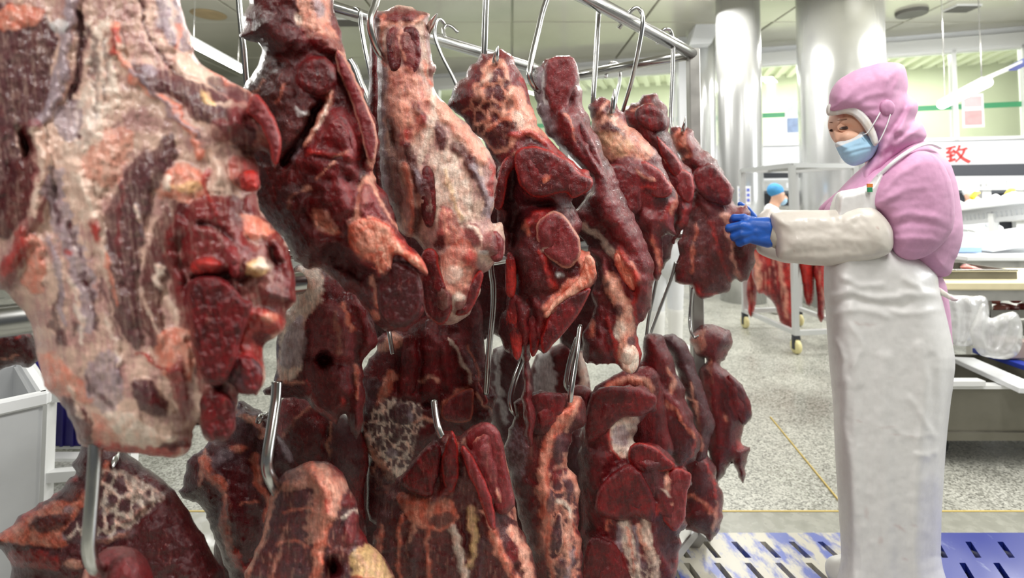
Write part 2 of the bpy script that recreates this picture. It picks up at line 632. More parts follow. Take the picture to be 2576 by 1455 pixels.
def meat_mat(name, fs=1.0, bump=0.6, thread=0.4, rlo=0.09, rhi=0.36, con=1.0):
    """wet muscle: tissue colour, drawn-out fibres, pale threads, glossy and duller patches"""
    m = mat(name, rough=0.3, coat=0.05, spec=0.42)
    b = bsdf(m)
    at_ = nd(m, 'ShaderNodeAttribute', attribute_name='tissue')
    tc = nd(m, 'ShaderNodeTexCoord')
    mp = nd(m, 'ShaderNodeMapping')
    mp.inputs['Scale'].default_value = (1.0, 1.0, 0.2)
    lk(m, tc.outputs['Object'], mp.inputs['Vector'])
    A = nd(m, 'ShaderNodeTexNoise', Scale=260.0 * fs, Detail=6, Roughness=0.62, Distortion=0.6)
    lk(m, mp.outputs['Vector'], A.inputs['Vector'])
    B = nd(m, 'ShaderNodeTexNoise', Scale=75.0 * fs, Detail=5, Roughness=0.6, Distortion=1.0)
    Cn = nd(m, 'ShaderNodeTexNoise', Scale=520.0 * fs, Detail=3)
    for q in (B, Cn): lk(m, tc.outputs['Object'], q.inputs['Vector'])

    def rng(src, f0, f1, t0, t1):
        r = nd(m, 'ShaderNodeMapRange')
        for k, v in zip(('From Min', 'From Max', 'To Min', 'To Max'), (f0, f1, t0, t1)): r.inputs[k].default_value = v
        lk(m, src, r.inputs['Value'])
        return r.outputs['Result']
    mx = nd(m, 'ShaderNodeMix', data_type='RGBA', blend_type='MULTIPLY')
    mx.inputs['Factor'].default_value = 1
    lk(m, at_.outputs['Color'], mx.inputs['A'])
    mu = nd(m, 'ShaderNodeMath', operation='MULTIPLY')
    lk(m, rng(A.outputs['Fac'], 0.3, 0.7, 1 - 0.32 * con, 1 + 0.3 * con), mu.inputs[0])
    lk(m, rng(B.outputs['Fac'], 0.3, 0.7, 1 - 0.2 * con, 1 + 0.2 * con), mu.inputs[1])
    lk(m, mu.outputs[0], mx.inputs['B'])
    t = nd(m, 'ShaderNodeMath', operation='MULTIPLY')
    lk(m, rng(A.outputs['Fac'], 0.60, 0.72, 0, thread), t.inputs[0])
    lk(m, rng(B.outputs['Fac'], 0.45, 0.6, 0, 1), t.inputs[1])
    m2 = nd(m, 'ShaderNodeMix', data_type='RGBA')
    lk(m, t.outputs[0], m2.inputs['Factor'])
    lk(m, mx.outputs['Result'], m2.inputs['A'])
    m2.inputs['B'].default_value = srgb(206, 138, 122)
    lk(m, m2.outputs['Result'], b.inputs['Base Color'])
    s1 = nd(m, 'ShaderNodeMath', operation='MULTIPLY_ADD')
    lk(m, A.outputs['Fac'], s1.inputs[0]); s1.inputs[1].default_value = 0.7
    lk(m, B.outputs['Fac'], s1.inputs[2])
    s2 = nd(m, 'ShaderNodeMath', operation='MULTIPLY_ADD')
    lk(m, Cn.outputs['Fac'], s2.inputs[0]); s2.inputs[1].default_value = 0.42
    lk(m, s1.outputs[0], s2.inputs[2])
    bp = nd(m, 'ShaderNodeBump', Strength=bump, Distance=0.004 / fs)
    lk(m, s2.outputs[0], bp.inputs['Height'])
    lk(m, bp.outputs['Normal'], b.inputs['Normal'])
    lk(m, rng(B.outputs['Fac'], 0.35, 0.65, rhi, rlo), b.inputs['Roughness'])
    return m


M_MEAT = meat_mat('raw_meat', 1.0, 0.6, 0.4)
M_MEATN = meat_mat('raw_meat_membrane', 0.7, 0.25, 0.12, 0.2, 0.42, con=0.45)
M_CLOTH = attr_mat('work_cloth', rough=0.75, coat=0.0, fine=0.05, bump=0.15, bs=90, bs2=1500)
M_VINYL = attr_mat('apron_vinyl', rough=0.42, coat=0.1, fine=0.04, bump=0.15, bs=40, bs2=300)
M_STEEL = noisy(mat('stainless_steel', srgb(196, 196, 194), 0.22, 1.0), 9, 0.93, 1.0, rough=(0.16, 0.24))
M_HOOK = noisy(mat('hook_steel', srgb(205, 205, 203), 0.25, 1.0), 12, 0.92, 1.0, rough=(0.2, 0.28))
M_DULL = noisy(mat('brushed_steel', srgb(188, 187, 182), 0.36, 0.5), 14, 0.85, 1.0, rough=(0.3, 0.5))
M_WHITE = noisy(mat('white_plastic', srgb(236, 238, 240), 0.4), 6, 0.93, 1.0)
M_BLUE = mat('blue_plastic', srgb(40, 62, 168), 0.35)
M_DARK = mat('dark_machine', srgb(52, 54, 60), 0.5)
# ------------------------------------------------------------------ room shell
WU = Vector((0.951, -0.310, 0))          # along the back wall, to the right
WN = Vector((-0.310, -0.951, 0))         # out of the wall, towards the hall
WP0 = Vector((4.93, 9.0, 0))


def wall_s(px):
    k = (px - PPX) / F
    return (k * WP0.y - WP0.x) / (WU.x - k * WU.y)


def wpt(s, z, off=0.0):
    p = WP0 + WU * s + WN * off
    return Vector((p.x, p.y, z))


def wall_z(px, py):
    s = wall_s(px)
    return at(px, py, wpt(s, 0).y).z


WROT = math.atan2(WU.y, WU.x)


def wbox(mb, s0, s1, z0, z1, o0, o1):
    c = wpt((s0 + s1) / 2, (z0 + z1) / 2, (o0 + o1) / 2)
    return mb.box(c, (s1 - s0, abs(o1 - o0), z1 - z0), rz=WROT)


# terrazzo floor, wet
M_FLOOR = mat('terrazzo_floor', srgb(186, 186, 174), 0.3)
_b = bsdf(M_FLOOR)
_tc = nd(M_FLOOR, 'ShaderNodeTexCoord')
_v = nd(M_FLOOR, 'ShaderNodeTexVoronoi', Scale=120)
_n = nd(M_FLOOR, 'ShaderNodeTexNoise', Scale=1.6, Detail=6)
_n2 = nd(M_FLOOR, 'ShaderNodeTexNoise', Scale=170, Detail=3)
for q in (_v, _n, _n2): lk(M_FLOOR, _tc.outputs['Object'], q.inputs['Vector'])
_r = nd(M_FLOOR, 'ShaderNodeValToRGB')
_r.color_ramp.elements[0].position, _r.color_ramp.elements[0].color = 0.02, srgb(96, 96, 88)
_r.color_ramp.elements[1].position, _r.color_ramp.elements[1].color = 0.85, srgb(210, 210, 200)
_e = _r.color_ramp.elements.new(0.4)
_e.color = srgb(168, 168, 158)
_sep = nd(M_FLOOR, 'ShaderNodeSeparateColor')
lk(M_FLOOR, _v.outputs['Color'], _sep.inputs[0])
_mm = nd(M_FLOOR, 'ShaderNodeMath', operation='MULTIPLY_ADD')
lk(M_FLOOR, _n2.outputs['Fac'], _mm.inputs[0]); _mm.inputs[1].default_value = 0.9
_ms = nd(M_FLOOR, 'ShaderNodeMath', operation='MULTIPLY_ADD')
lk(M_FLOOR, _sep.outputs[0], _ms.inputs[0]); _ms.inputs[1].default_value = 0.75; _ms.inputs[2].default_value = -0.36
lk(M_FLOOR, _ms.outputs[0], _mm.inputs[2])
lk(M_FLOOR, _mm.outputs[0], _r.inputs['Fac'])
_mp = nd(M_FLOOR, 'ShaderNodeMapRange')
_mp.inputs['From Min'].default_value, _mp.inputs['From Max'].default_value = 0.3, 0.7
_mp.inputs['To Min'].default_value, _mp.inputs['To Max'].default_value = 0.72, 1.0
lk(M_FLOOR, _n.outputs['Fac'], _mp.inputs['Value'])
_mx = nd(M_FLOOR, 'ShaderNodeMix', data_type='RGBA', blend_type='MULTIPLY')
_mx.inputs['Factor'].default_value = 1
lk(M_FLOOR, _r.outputs['Color'], _mx.inputs['A']); lk(M_FLOOR, _mp.outputs['Result'], _mx.inputs['B'])
lk(M_FLOOR, _mx.outputs['Result'], _b.inputs['Base Color'])
_mr = nd(M_FLOOR, 'ShaderNodeMapRange')
_mr.inputs['From Min'].default_value, _mr.inputs['From Max'].default_value = 0.35, 0.65
_mr.inputs['To Min'].default_value, _mr.inputs['To Max'].default_value = 0.12, 0.5
lk(M_FLOOR, _n.outputs['Fac'], _mr.inputs['Value'])
lk(M_FLOOR, _mr.outputs['Result'], _b.inputs['Roughness'])
_bp = nd(M_FLOOR, 'ShaderNodeBump', Strength=0.25, Distance=0.002)
lk(M_FLOOR, _n2.outputs['Fac'], _bp.inputs['Height'])
lk(M_FLOOR, _bp.outputs['Normal'], _b.inputs['Normal'])

M_BAND = noisy(mat('smooth_wet_concrete', srgb(150, 150, 140), 0.3), 18, 0.85, 1.08, rough=(0.12, 0.4))
M_YELLOW = mat('yellow_line', srgb(196, 172, 96), 0.5)
M_CEIL = noisy(mat('ceiling_panel', srgb(188, 186, 170), 0.16, 0.0, spec=0.7), 0.8, 0.86, 1.0, rough=(0.08, 0.22))
M_WALL = noisy(mat('white_wall', srgb(240, 242, 246), 0.35), 2, 0.96, 1.0)
M_FRAME = mat('white_frame', srgb(238, 239, 238), 0.4)
M_GREENWALL = noisy(mat('corridor_green', srgb(232, 234, 212), 0.5), 1.2, 0.92, 1.0)
M_GREEN = mat('green_band', srgb(70, 150, 105), 0.4)

MB().box((0, 5, -0.05), (34, 26, 0.1)).build('floor', M_FLOOR)['kind'] = 'structure'
MB().box((0, 2.10, 0.002), (8, 0.36, 0.004)).build('floor_wet_strip', M_BAND)['kind'] = 'structure'
_m = MB()
_m.box((0, 2.285, 0.003), (8, 0.009, 0.006))
_a, _c = at_z(1938, 1050, 0.003), at_z(2112, 1262, 0.003)
_m.bar(_a, _c, 0.006, 0.008)
_m.build('trim_1', M_YELLOW)['kind'] = 'structure'

# ceiling of joined panels: each panel its own shallow tray
_cm = bpy.data.meshes.new('ceiling')
MB().box((0, 5, 4.15), (34, 26, 0.1)).build('ceiling', M_CEIL)['kind'] = 'structure'
_ceil = bpy.data.objects['ceiling']
_pm = None
for i in range(-5, 5):
    for j in range(0, 6):
        if _pm is None:
            o = MB().box((0, 0, 0), (1.97, 1.97, 0.05)).build('panel', M_CEIL, None, bevel=0.008)
            _pm = o.data
        else:
            o = link('panel', _pm, None)
        o.parent = _ceil
        o.location = (i * 2.0 + 1.0, j * 2.0 + 0.8, 4.075)
        o.rotation_euler = (random.uniform(-0.004, 0.004), random.uniform(-0.004, 0.004), 0)

# back wall: white below, a glazed corridor above, white beam on top
S0, S1 = wall_s(-500), wall_s(2800)
zsill = wall_z(1990, 366)
zhead = wall_z(1960, 158)
zbeam = wall_z(1960, 132)
_w = MB()
wbox(_w, S0, S1, 0, zsill, -0.15, 0)
wbox(_w, S0, S1, zbeam, 4.1, -0.15, 0)
_w.build('wall_back', M_WALL)['kind'] = 'structure'
_w = MB(); wbox(_w, S0, S1, zhead, zbeam, -0.15, 0.06)
_w.build('trim_2', M_FRAME)['kind'] = 'structure'
# visitors' corridor behind the glass
_w = MB(); wbox(_w, S0, S1, zsill - 0.5, 4.2, -2.1, -2.0)
_w.build('wall_corridor', M_GREENWALL)['kind'] = 'structure'
_w = MB(); wbox(_w, S0, S1, zsill - 0.1, zsill, -2.0, -0.15)
_w.build('floor_corridor', M_WALL)['kind'] = 'structure'
_w = MB()
wbox(_w, S0, S1, 3.98, 4.06, -2.0, -0.15)
_w.build('ceiling_corridor', M_GREENWALL)['kind'] = 'structure'
_cc = bpy.data.objects['ceiling_corridor']
k = 0
s = wall_s(1250)
while s < S1:
    _w = MB(); wbox(_w, s, s + 0.11, 3.90, 3.98, -1.98, -0.2)
    _w.build('slat', M_GREENWALL, _cc)
    s += 0.24
for sx in (300, 700, 1100, 1500, 1760, 1960, 2120, 2330, 2520):
    p = wpt(wall_s(sx), 3.86, -0.9)
    area(p, 0.9, 0.25, 26, (0, 0, WROT), (1, 1, 0.95))

M_GLASS = bpy.data.materials.new('window_glass')
M_GLASS.use_nodes = True
_nt = M_GLASS.node_tree
_nt.nodes.remove(_nt.nodes['Principled BSDF'])
_tr = _nt.nodes.new('ShaderNodeBsdfTransparent')
_tr.inputs[0].default_value = (0.93, 0.96, 0.91, 1)
_gl = _nt.nodes.new('ShaderNodeBsdfGlossy')
_gl.inputs['Roughness'].default_value = 0.03
_fr = _nt.nodes.new('ShaderNodeFresnel')
_fr.inputs[0].default_value = 1.5
_mxs = _nt.nodes.new('ShaderNodeMixShader')
_nt.links.new(_fr.outputs[0], _mxs.inputs[0])
_nt.links.new(_tr.outputs[0], _mxs.inputs[1])
_nt.links.new(_gl.outputs[0], _mxs.inputs[2])
_nt.links.new(_mxs.outputs[0], _nt.nodes['Material Output'].inputs['Surface'])


def window(name, px0, px1, mulls):
    s0, s1 = wall_s(px0), wall_s(px1)
    f = MB()
    wbox(f, s0, s1, zsill, zsill + 0.05, -0.1, 0.03)
    wbox(f, s0, s1, zhead - 0.05, zhead, -0.1, 0.03)
    fr = f.build(name, M_FRAME)
    fr['kind'] = 'structure'
    edges = [s0] + [wall_s(m) for m in mulls] + [s1]
    for e in edges:
        m = MB(); wbox(m, e - 0.03, e + 0.03, zsill, zhead, -0.1, 0.03)
        m.build('mullion', M_FRAME, fr)
    for a, b in zip(edges[:-1], edges[1:]):
        m = MB(); wbox(m, a, b, zsill, zhead, -0.06, -0.052)
        m.build('pane', M_GLASS, fr)
        m = MB()
        zz = wall_z(1970, 294)
        wbox(m, a, b, zz, zz + 0.085, -0.05, -0.046)
        m.build('green_stripe', M_GREEN, fr)
    return fr


window('window_1', 300, 2205, [700, 1100, 1420, 1700])
window('window_2', 2236, 2800, [2410, 2590])
_w = MB(); wbox(_w, wall_s(2206), wall_s(2235), zsill, zhead, -0.15, 0.0)
_w.build('wall_pier', M_WALL)['kind'] = 'structure'

# round steel-clad columns
M_COL = noisy(mat('column_cladding', srgb(222, 223, 222), 0.26, 0.7), 3, 0.93, 1.0)


def column(px, Y, r, cap=0):
    c = at(px, 500, Y)
    m = MB()
    m.lathe((c.x, c.y, 0), [(r, 0), (r, 1.35), (r, 2.7), (r, 4.05)], 48)
    o = m.build('wall_column', M_COL, smooth=True)
    o['kind'] = 'structure'
    return c


column(1864, 6.9, 0.28)
column(2122, 6.6, 0.486)
cA = column(1776, 8.3, 0.18)
# haunched bracket on the thin column
_m = MB()
a, b, c, d = at(1812, 62, 7.9), at(1790, 108, 7.9), at(1735, 112, 7.9), at(1775, -20, 7.9)
e = at(1822, -20, 7.9)
vs = [a, b, c, d, e]
_m.add(vs + [v + Vector((0.05, 0.5, 0)) for v in vs], [(0, 1, 2, 3, 4), (9, 8, 7, 6, 5)] + [(i, (i + 1) % 5, 5 + (i + 1) % 5, 5 + i) for i in range(5)])
_m.build('wall_bracket', M_WALL)['kind'] = 'structure'
_m = MB()
p, q = at(1715, 200, 8.6), at(1715, -30, 8.6)
_m.bar((p.x, p.y, 0), (p.x, p.y, 4.05), 0.14, 0.14)
_m.build('wall_post', M_WALL)['kind'] = 'structure'

# ceiling vents and stains
M_VENT = mat('vent_dark', srgb(96, 94, 88), 0.6)
for i, (px, py, w, h) in enumerate([(870, 57, 0.42, 0.3), (2420, 22, 0.35, 0.25), (995, 141, 0.5, 0.25)]):
    p = at_z(px, py, 4.03)
    r = empty('ceiling_vent', (p.x, p.y, 4.05))
    tag(r, ['dark square ceiling vent above the dark lobed beef cut', 'dark ceiling vent at the upper right',
            'small ceiling vent low in the gap left of the tall shank'][i], 'vent')
    MB().box((0, 0, -0.012), (w, h, 0.024)).build('frame', M_FRAME).parent = r
    for k in range(6):
        MB().box((0, -h / 2 + h * (k + 0.5) / 6, -0.03), (w * 0.92, h / 9, 0.012)).build('slat', M_VENT).parent = r
p = at_z(2293, 32, 4.03)
o = MB().lathe((p.x, p.y, 4.0), [(0.19, 0.0), (0.2, 0.05)], 24).build('smoke_vent', M_VENT)
tag(o, 'round dark ceiling disc at the upper right', 'vent')
M_STAIN = noisy(mat('brown_ceiling_stain', srgb(160, 140, 104), 0.6), 4, 0.8, 1.1)
p = at_z(525, 38, 4.04)
o = MB().lathe((p.x, p.y, 4.035), [(0.2, 0.0), (0.24, 0.012)], 24).build('ceiling_patch', M_STAIN)
o['kind'] = 'structure'

# fluorescent fittings that can be seen
M_TUBE = mat('lit_tube', (1, 1, 1, 1), 0.4, emit=(1, 0.99, 0.96, 1), estr=12)


def fitting(a, b, label, rods, end=None):
    a, b = Vector(a), Vector(b)
    root = empty('fluorescent_light', a)
    tag(root, label, 'light')
    d = (b - a).normalized()
    to_parent(MB().bar(a + Vector((0, 0, 0.045)), b + Vector((0, 0, 0.045)), 0.09, 0.03).build('batten', M_FRAME), root)
    to_parent(MB().tube([a + d * 0.03, b - d * 0.03], 0.058, 14).build('tube', M_TUBE, smooth=True), root)
    for t in rods:
        p = a.lerp(b, t)
        to_parent(MB().tube([p + Vector((0, 0, 0.05)), Vector((p.x, p.y, 4.05))], 0.006, 6).build('hanger_rod', M_STEEL), root)
    if end:
        to_parent(MB().bar(b + Vector((0, 0, 0.045)), Vector(end), 0.05, 0.025).build('trunking', M_FRAME), root)
        e = Vector(end)
        to_parent(MB().bar(e - d * 0.35 + Vector((0, 0, 0.0)), e, 0.06, 0.05).build('blue_end', M_BLUE), root)
    c = (a + b) / 2
    area((c.x, c.y, c.z - 0.06), 0.08, (b - a).length, 22, (0, 0, math.atan2(d.y, d.x) - PI / 2))


fitting(at_z(470, 100, 3.3), at_z(610, 175, 3.3), 'lit fluorescent tube seen between the two leftmost beef cuts', (0.1, 0.9))
fitting(at_z(2368, 264, 2.6), at_z(2484, 206, 2.6), 'lit fluorescent tube with a blue end, right of the pink hood', (0.1, 0.9), at_z(2590, 150, 2.645))
# ------------------------------------------------------------------ the hanging cuts
# each: outline, then lobes / seams / tissue, and one painted glint.  e = ellipse  s = stroke  p = patch
CUTS = {}


def cut(label, Y, T, R, out, feats, group=None, **kw):
    kw.setdefault('vary', 0.6)
    kw.setdefault('ridge', 1.6)
    kw.setdefault('wv', 0.8)
    kw.setdefault('pw', 0.40)
    kw['rag'] = kw.get('rag', 3) * 1.7
    kw.setdefault('fin', 0.75)
    kw['bump'] = kw.get('bump', 2.5) * 0.6
    kw.setdefault('hm', 1.25)
    kw['mott'] = kw.get('mott', 0.22) * 0.75
    kw.setdefault('mat', M_MEAT)
    o = slab('hanging_beef_cut', Y, T, R, out, feats, **kw)
    tag(o, label, 'meat', group)
    CUTS[label] = (o, Y, T)
    return o


UP = 'beef cuts on the upper rail'
LOW = 'beef cuts on the lower rail'

cut('huge pale membrane-covered beef cut nearest the camera at the left edge', 0.575, 0.075, 190,
 '-120,-250 430,-250 455,-60 452,0 470,60 485,110 490,140 520,170 600,215 645,245 690,300 707,355 697,412 684,418 672,385 642,385 652,440 655,470 648,490 655,530 690,575 720,610 740,680 745,720 742,760 720,790 715,830 690,850 662,872 668,940 655,985 642,998 625,965 603,985 594,1040 586,1090 560,1112 522,1108 507,1085 500,1060 488,1085 478,1130 450,1150 400,1150 330,1140 250,1132 200,1115 180,1060 150,1010 120,980 100,930 85,850 70,800 20,738 -10,720 -60,640 -120,400',
 '''p 60 4 m .9 455,508 600,503 655,535 722,610 748,690 722,800 662,872 652,985 602,1002 592,1105 520,1108 500,1060 492,940 482,850 452,740 430,640
p 30 3 m .85 600,225 660,255 700,310 708,370 690,415 640,385 590,330 560,280
p 60 3 p .95 -120,40 120,40 130,170 125,270 60,310 40,360 40,450 -120,450
p 30 2 q .9 -60,70 0,25 60,5 105,20 100,60 20,75
s 18 8 g .95 190,-60 178,30 165,90 158,150 145,220 125,280 85,310
e 150 65 22 20 0 4 W .7
s 13 -7 p .95 200,30 207,110 195,190 178,255
s 34 4 w .9 250,80 258,170 262,240 225,320
s 8 -3 p .7 235,100 240,150 232,190
e 222 85 9 22 10 -3 p .9
s 26 10 s .75 80,320 100,400 95,480 75,560 40,640 10,710
s 12 4 c .9 85,330 105,400 100,470 80,540
p 30 6 d .95 45,400 84,410 72,520 42,580 0,600 -60,560 -10,480
e 66 355 17 52 0 -22 d 1
s 15 -6 B .9 30,420 15,500 -20,560
s 12 6 q .95 290,60 287,130 320,170 352,212 420,262 480,330 505,385
s 9 4 r .8 285,80 288,110 282,140
e 300 120 13 14 0 4 w .9
s 6 -6 d .9 350,0 372,80 402,140 432,180 460,195
p 26 8 p .95 335,160 440,190 560,240 620,300 645,350 600,372 560,330 500,300 420,240 370,230
s 7 2 g .8 320,180 350,190 380,230 440,290 500,340
e 375 175 20 14 20 0 g .8
p 25 3 g .9 385,-100 450,-60 452,20 472,80 480,130 440,120 400,60
s 8 2 w .6 420,-20 440,60 455,110
s 6 2 q .8 455,60 448,110 440,150
p 22 7 c .95 440,130 480,145 520,180 580,225 500,205 450,190
s 5 3 q .95 520,175 580,210 650,255 690,300
p 22 4 p .8 520,190 590,215 640,250 620,262 540,225
p 10 4 y .95 505,236 530,240 548,270 525,262
s 7 3 c .8 548,258 575,262 610,265
s 20 8 m .9 640,255 685,300 700,355 694,400
e 600 290 30 38 20 9 s .7
e 560 330 34 28 30 8 s .6
p 60 6 c .9 100,320 200,300 290,330 300,430 250,500 210,560 150,480 110,420
p 40 3 q .55 200,420 260,330 330,330 320,400 280,470
p 40 0 g .85 150,270 230,260 240,330 200,370 150,330
s 30 2 w .8 225,250 240,310 215,350
e 195 345 8 8 0 -3 d .95
s 26 0 g .8 135,450 150,540 190,640 215,740 220,820
s 7 -2 p .8 135,470 150,560
s 6 -2 p .8 175,560 200,640
s 9 -2 p .85 150,740 135,800 145,850
s 8 -2 p .85 205,690 235,760 245,830
s 20 7 c .95 180,420 215,480 240,560 262,640 300,740 322,800
s 8 2 w .8 200,440 230,520 250,590
e 240 582 13 30 -12 3 r .95
e 275 655 8 9 0 0 R .95
e 180 576 8 9 0 -2 d .95
e 214 712 12 9 -30 0 d .9
e 172 632 14 10 30 0 r .8
p 30 5 q .8 70,600 110,620 115,690 95,740 60,720
p 24 5 r .8 40,590 75,580 60,650 20,690 0,680
p 34 8 p .95 330,410 400,360 432,330 440,420 382,500 362,600 347,720 362,820 347,880 302,830 282,760 267,650 265,560 282,490
s 7 2 s .6 310,470 300,560 300,650
s 6 2 g .7 345,520 352,560 362,590
s 5 2 w .8 340,525 350,560
s 5 3 q .9 262,640 285,720 300,760
p 30 9 d .85 372,620 402,540 450,500 480,505 450,580 430,650 412,720 402,760 422,830 402,880 372,860 355,760
s 3 2 c .8 355,720 370,770 395,830 410,850
p 22 9 q .95 395,470 440,420 500,430 522,470 512,500 450,508 410,500
e 418 463 18 20 0 4 w .9
e 470 470 40 16 0 3 y .7
p 16 9 c .98 532,405 560,415 603,500 575,502 530,485
s 7 4 r .95 522,430 515,460 525,495 545,545
p 22 10 r .7 575,400 640,400 652,470 610,475 585,450
e 628 452 32 22 10 12 m .8
e 632 515 22 30 0 10 s .7
e 615 378 30 10 20 -12 d .9
p 40 14 m .8 470,510 562,495 605,512 622,600 652,640 622,700 562,702 500,690 455,640
s 6 -9 B .7 500,560 540,570 580,600
e 585 652 17 32 -12 11 s .9
e 515 664 36 20 -3 13 r .85
s 8 -13 d .8 480,694 540,690 600,698 640,690
e 650 678 30 22 -15 12 y .85
e 665 665 24 12 -10 4 w .9
p 24 8 q .95 608,540 652,545 692,590 705,605 640,602 622,590
s 17 10 m .95 690,600 728,670 738,750
e 690 650 18 46 -18 -12 d .9
e 700 745 40 26 15 10 d .7
p 60 18 d .85 470,710 560,700 605,750 632,765 602,850 592,900 562,962 520,962 490,900 475,800
s 4 -4 d .5 570,720 585,780 610,830
s 18 10 m .9 448,560 430,640 450,740 482,830
s 9 4 w .9 402,670 400,720
s 8 4 c .95 410,730 440,790 462,850 482,900
p 26 7 q .85 395,845 470,828 488,900 482,952 440,962 400,920
s 5 3 r .9 340,888 372,898 412,930 470,935
e 372 1000 34 56 -35 11 p 1
e 395 1025 22 34 -20 4 d .9
e 150 848 20 26 0 3 p .9
e 185 822 9 20 10 2 p .85
e 296 930 14 36 5 4 p .9
p 30 2 g .7 230,900 290,890 310,1000 270,1040 220,990
s 9 3 g .8 120,600 150,700 160,820
s 7 2 w .8 175,690 200,780 210,860
s 6 -2 p .7 250,700 275,780 300,850
s 5 2 w .7 265,800 290,870 300,920
s 6 -2 p .6 262,90 270,180 268,250
s 5 -2 p .6 240,170 245,240 238,300
s 7 -2 p .7 220,950 250,1000 285,1020
p 30 5 q .75 95,890 150,900 205,960 235,1012 172,1002 122,985 95,935
p 30 6 d .9 150,1000 192,1010 222,1050 240,1115 202,1112 170,1060
s 6 6 c .9 175,980 190,1012 202,1048
p 40 6 w .85 255,1035 330,1040 382,1080 440,1095 430,1122 330,1122 275,1085
p 30 0 q .6 230,1040 270,1060 300,1120 250,1125
s 14 6 r .85 250,1125 330,1135 400,1140 462,1122
e 440 1122 42 13 -5 -12 d .95
e 612 932 50 44 -20 18 p .95
e 620 905 24 16 -30 4 g .6
e 545 1040 46 74 0 20 d .85
e 455 985 24 84 -8 5 s .9
e 497 1022 13 36 0 6 c .9
p 20 8 r .85 600,880 640,862 662,875 655,965 632,965
p 26 8 r .7 622,770 705,790 715,830 660,852 605,862
e 675 800 24 16 -20 6 q .9
e 660 850 30 18 20 -8 d .8
s 9 5 q .85 590,830 575,890 560,900''',
 UP, base='c', base2='a', rag=2.2, fib=82, bump=2.5, mott=0.16, hm=0.9, fibamp=1.4, warp=10, fin=0.35, ridge=0.8, vary=0.5, mat=M_MEATN, streak=0.12, streakc='w')

cut('dark red beef cut with a round lobe and orange fat flap, right of the palest', 0.775, 0.075, 120,  # a thin white stroke below paints a glint onto the dark muscle
 '640,-150 830,-150 838,0 852,60 872,150 897,200 922,260 946,310 953,360 945,400 940,430 957,470 985,520 1005,580 1030,620 1060,650 1076,690 1062,700 1060,745 1066,790 1020,832 962,832 930,790 905,755 862,722 820,685 790,672 760,668 735,650 718,610 680,570 640,520 622,440 630,380 622,300 612,270 606,230 640,180 660,132 642,106 617,96 602,88 613,60 622,10',
 '''p 40 14 d .85 622,-40 740,-40 752,60 765,125 702,135 650,112
e 690 90 60 40 20 10 d .6
p 26 6 f .8 735,-110 812,-110 832,40 872,150 850,132 800,100 758,60
e 786 92 20 9 15 3 w .9
e 752 52 11 20 -30 3 w .85
p 20 2 m .8 755,70 790,70 800,100 770,105
e 800 20 14 30 -20 2 g .8
s 20 14 m .85 800,105 850,125 872,170 902,240 932,310 946,362 932,412
s 5 3 f .8 862,130 892,190 915,240
e 795 190 50 50 0 24 m .8
s 6 -5 d .8 750,170 790,180 830,175
p 40 12 b .85 652,130 702,150 742,190 752,230 800,250 792,300 772,350 722,382 690,350 662,280 640,240
p 16 3 p .9 612,230 650,150 655,200 625,250
s 4 2 f .7 628,240 650,225 665,205
s 3 2 o .7 690,260 705,240 715,215
s 4 3 W .85 738,270 750,282 765,286 780,290
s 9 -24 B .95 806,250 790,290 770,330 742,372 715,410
s 8 9 f .95 832,238 822,270 802,300 787,340 768,365
s 4 3 w .9 828,250 812,290 795,325
s 6 4 g .9 760,350 745,380 735,400
p 30 14 m .85 835,270 872,280 902,350 892,420 852,452 800,440 762,400 792,340
e 850 330 30 46 -20 8 m .5
s 4 -6 d .8 760,392 830,398 892,412
s 5 5 r .8 770,385 840,390 905,402
s 3 2 f .8 800,450 832,410 872,382
s 3 2 f .8 725,525 735,490 762,478 782,475
p 14 4 f .95 786,530 815,530 850,570 855,588 800,578
s 5 3 r .8 800,582 850,590 865,580
e 770 610 62 56 0 16 d .7
e 735 520 40 60 0 8 d .7
e 835 505 50 70 -20 12 m .6
e 880 400 20 60 -15 8 s .6
e 868 490 22 60 -20 8 s .6
s 10 4 f .8 935,405 945,430 915,460 900,530 882,562
s 10 4 f .9 930,455 915,500 895,550
p 16 8 s .9 910,470 930,475 982,545 1008,592 960,562 905,545
s 4 2 f .9 932,470 965,520 1000,580
e 875 575 18 26 20 8 p .8
p 24 11 o .98 880,572 902,550 940,550 982,570 1012,620 1062,652 1072,690 1050,672 1002,640 985,650 985,680 960,690 920,660 880,620
e 930 610 30 30 30 3 f .7
s 6 4 r .9 960,560 1000,600 1040,640 1068,688
s 5 3 r .9 870,640 920,668 960,695
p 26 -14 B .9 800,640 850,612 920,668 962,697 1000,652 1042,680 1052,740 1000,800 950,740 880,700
e 1005 735 54 78 0 22 d .8
e 1060 700 14 50 0 6 m .6
s 10 7 m .7 860,610 920,662 945,690
e 952 768 12 13 0 8 o .95
e 940 798 14 15 0 8 o .95
s 6 4 f .8 932,700 945,760''',
 UP, base='m', base2='d', rag=4, fib=60, bump=4.5, mott=0.3)

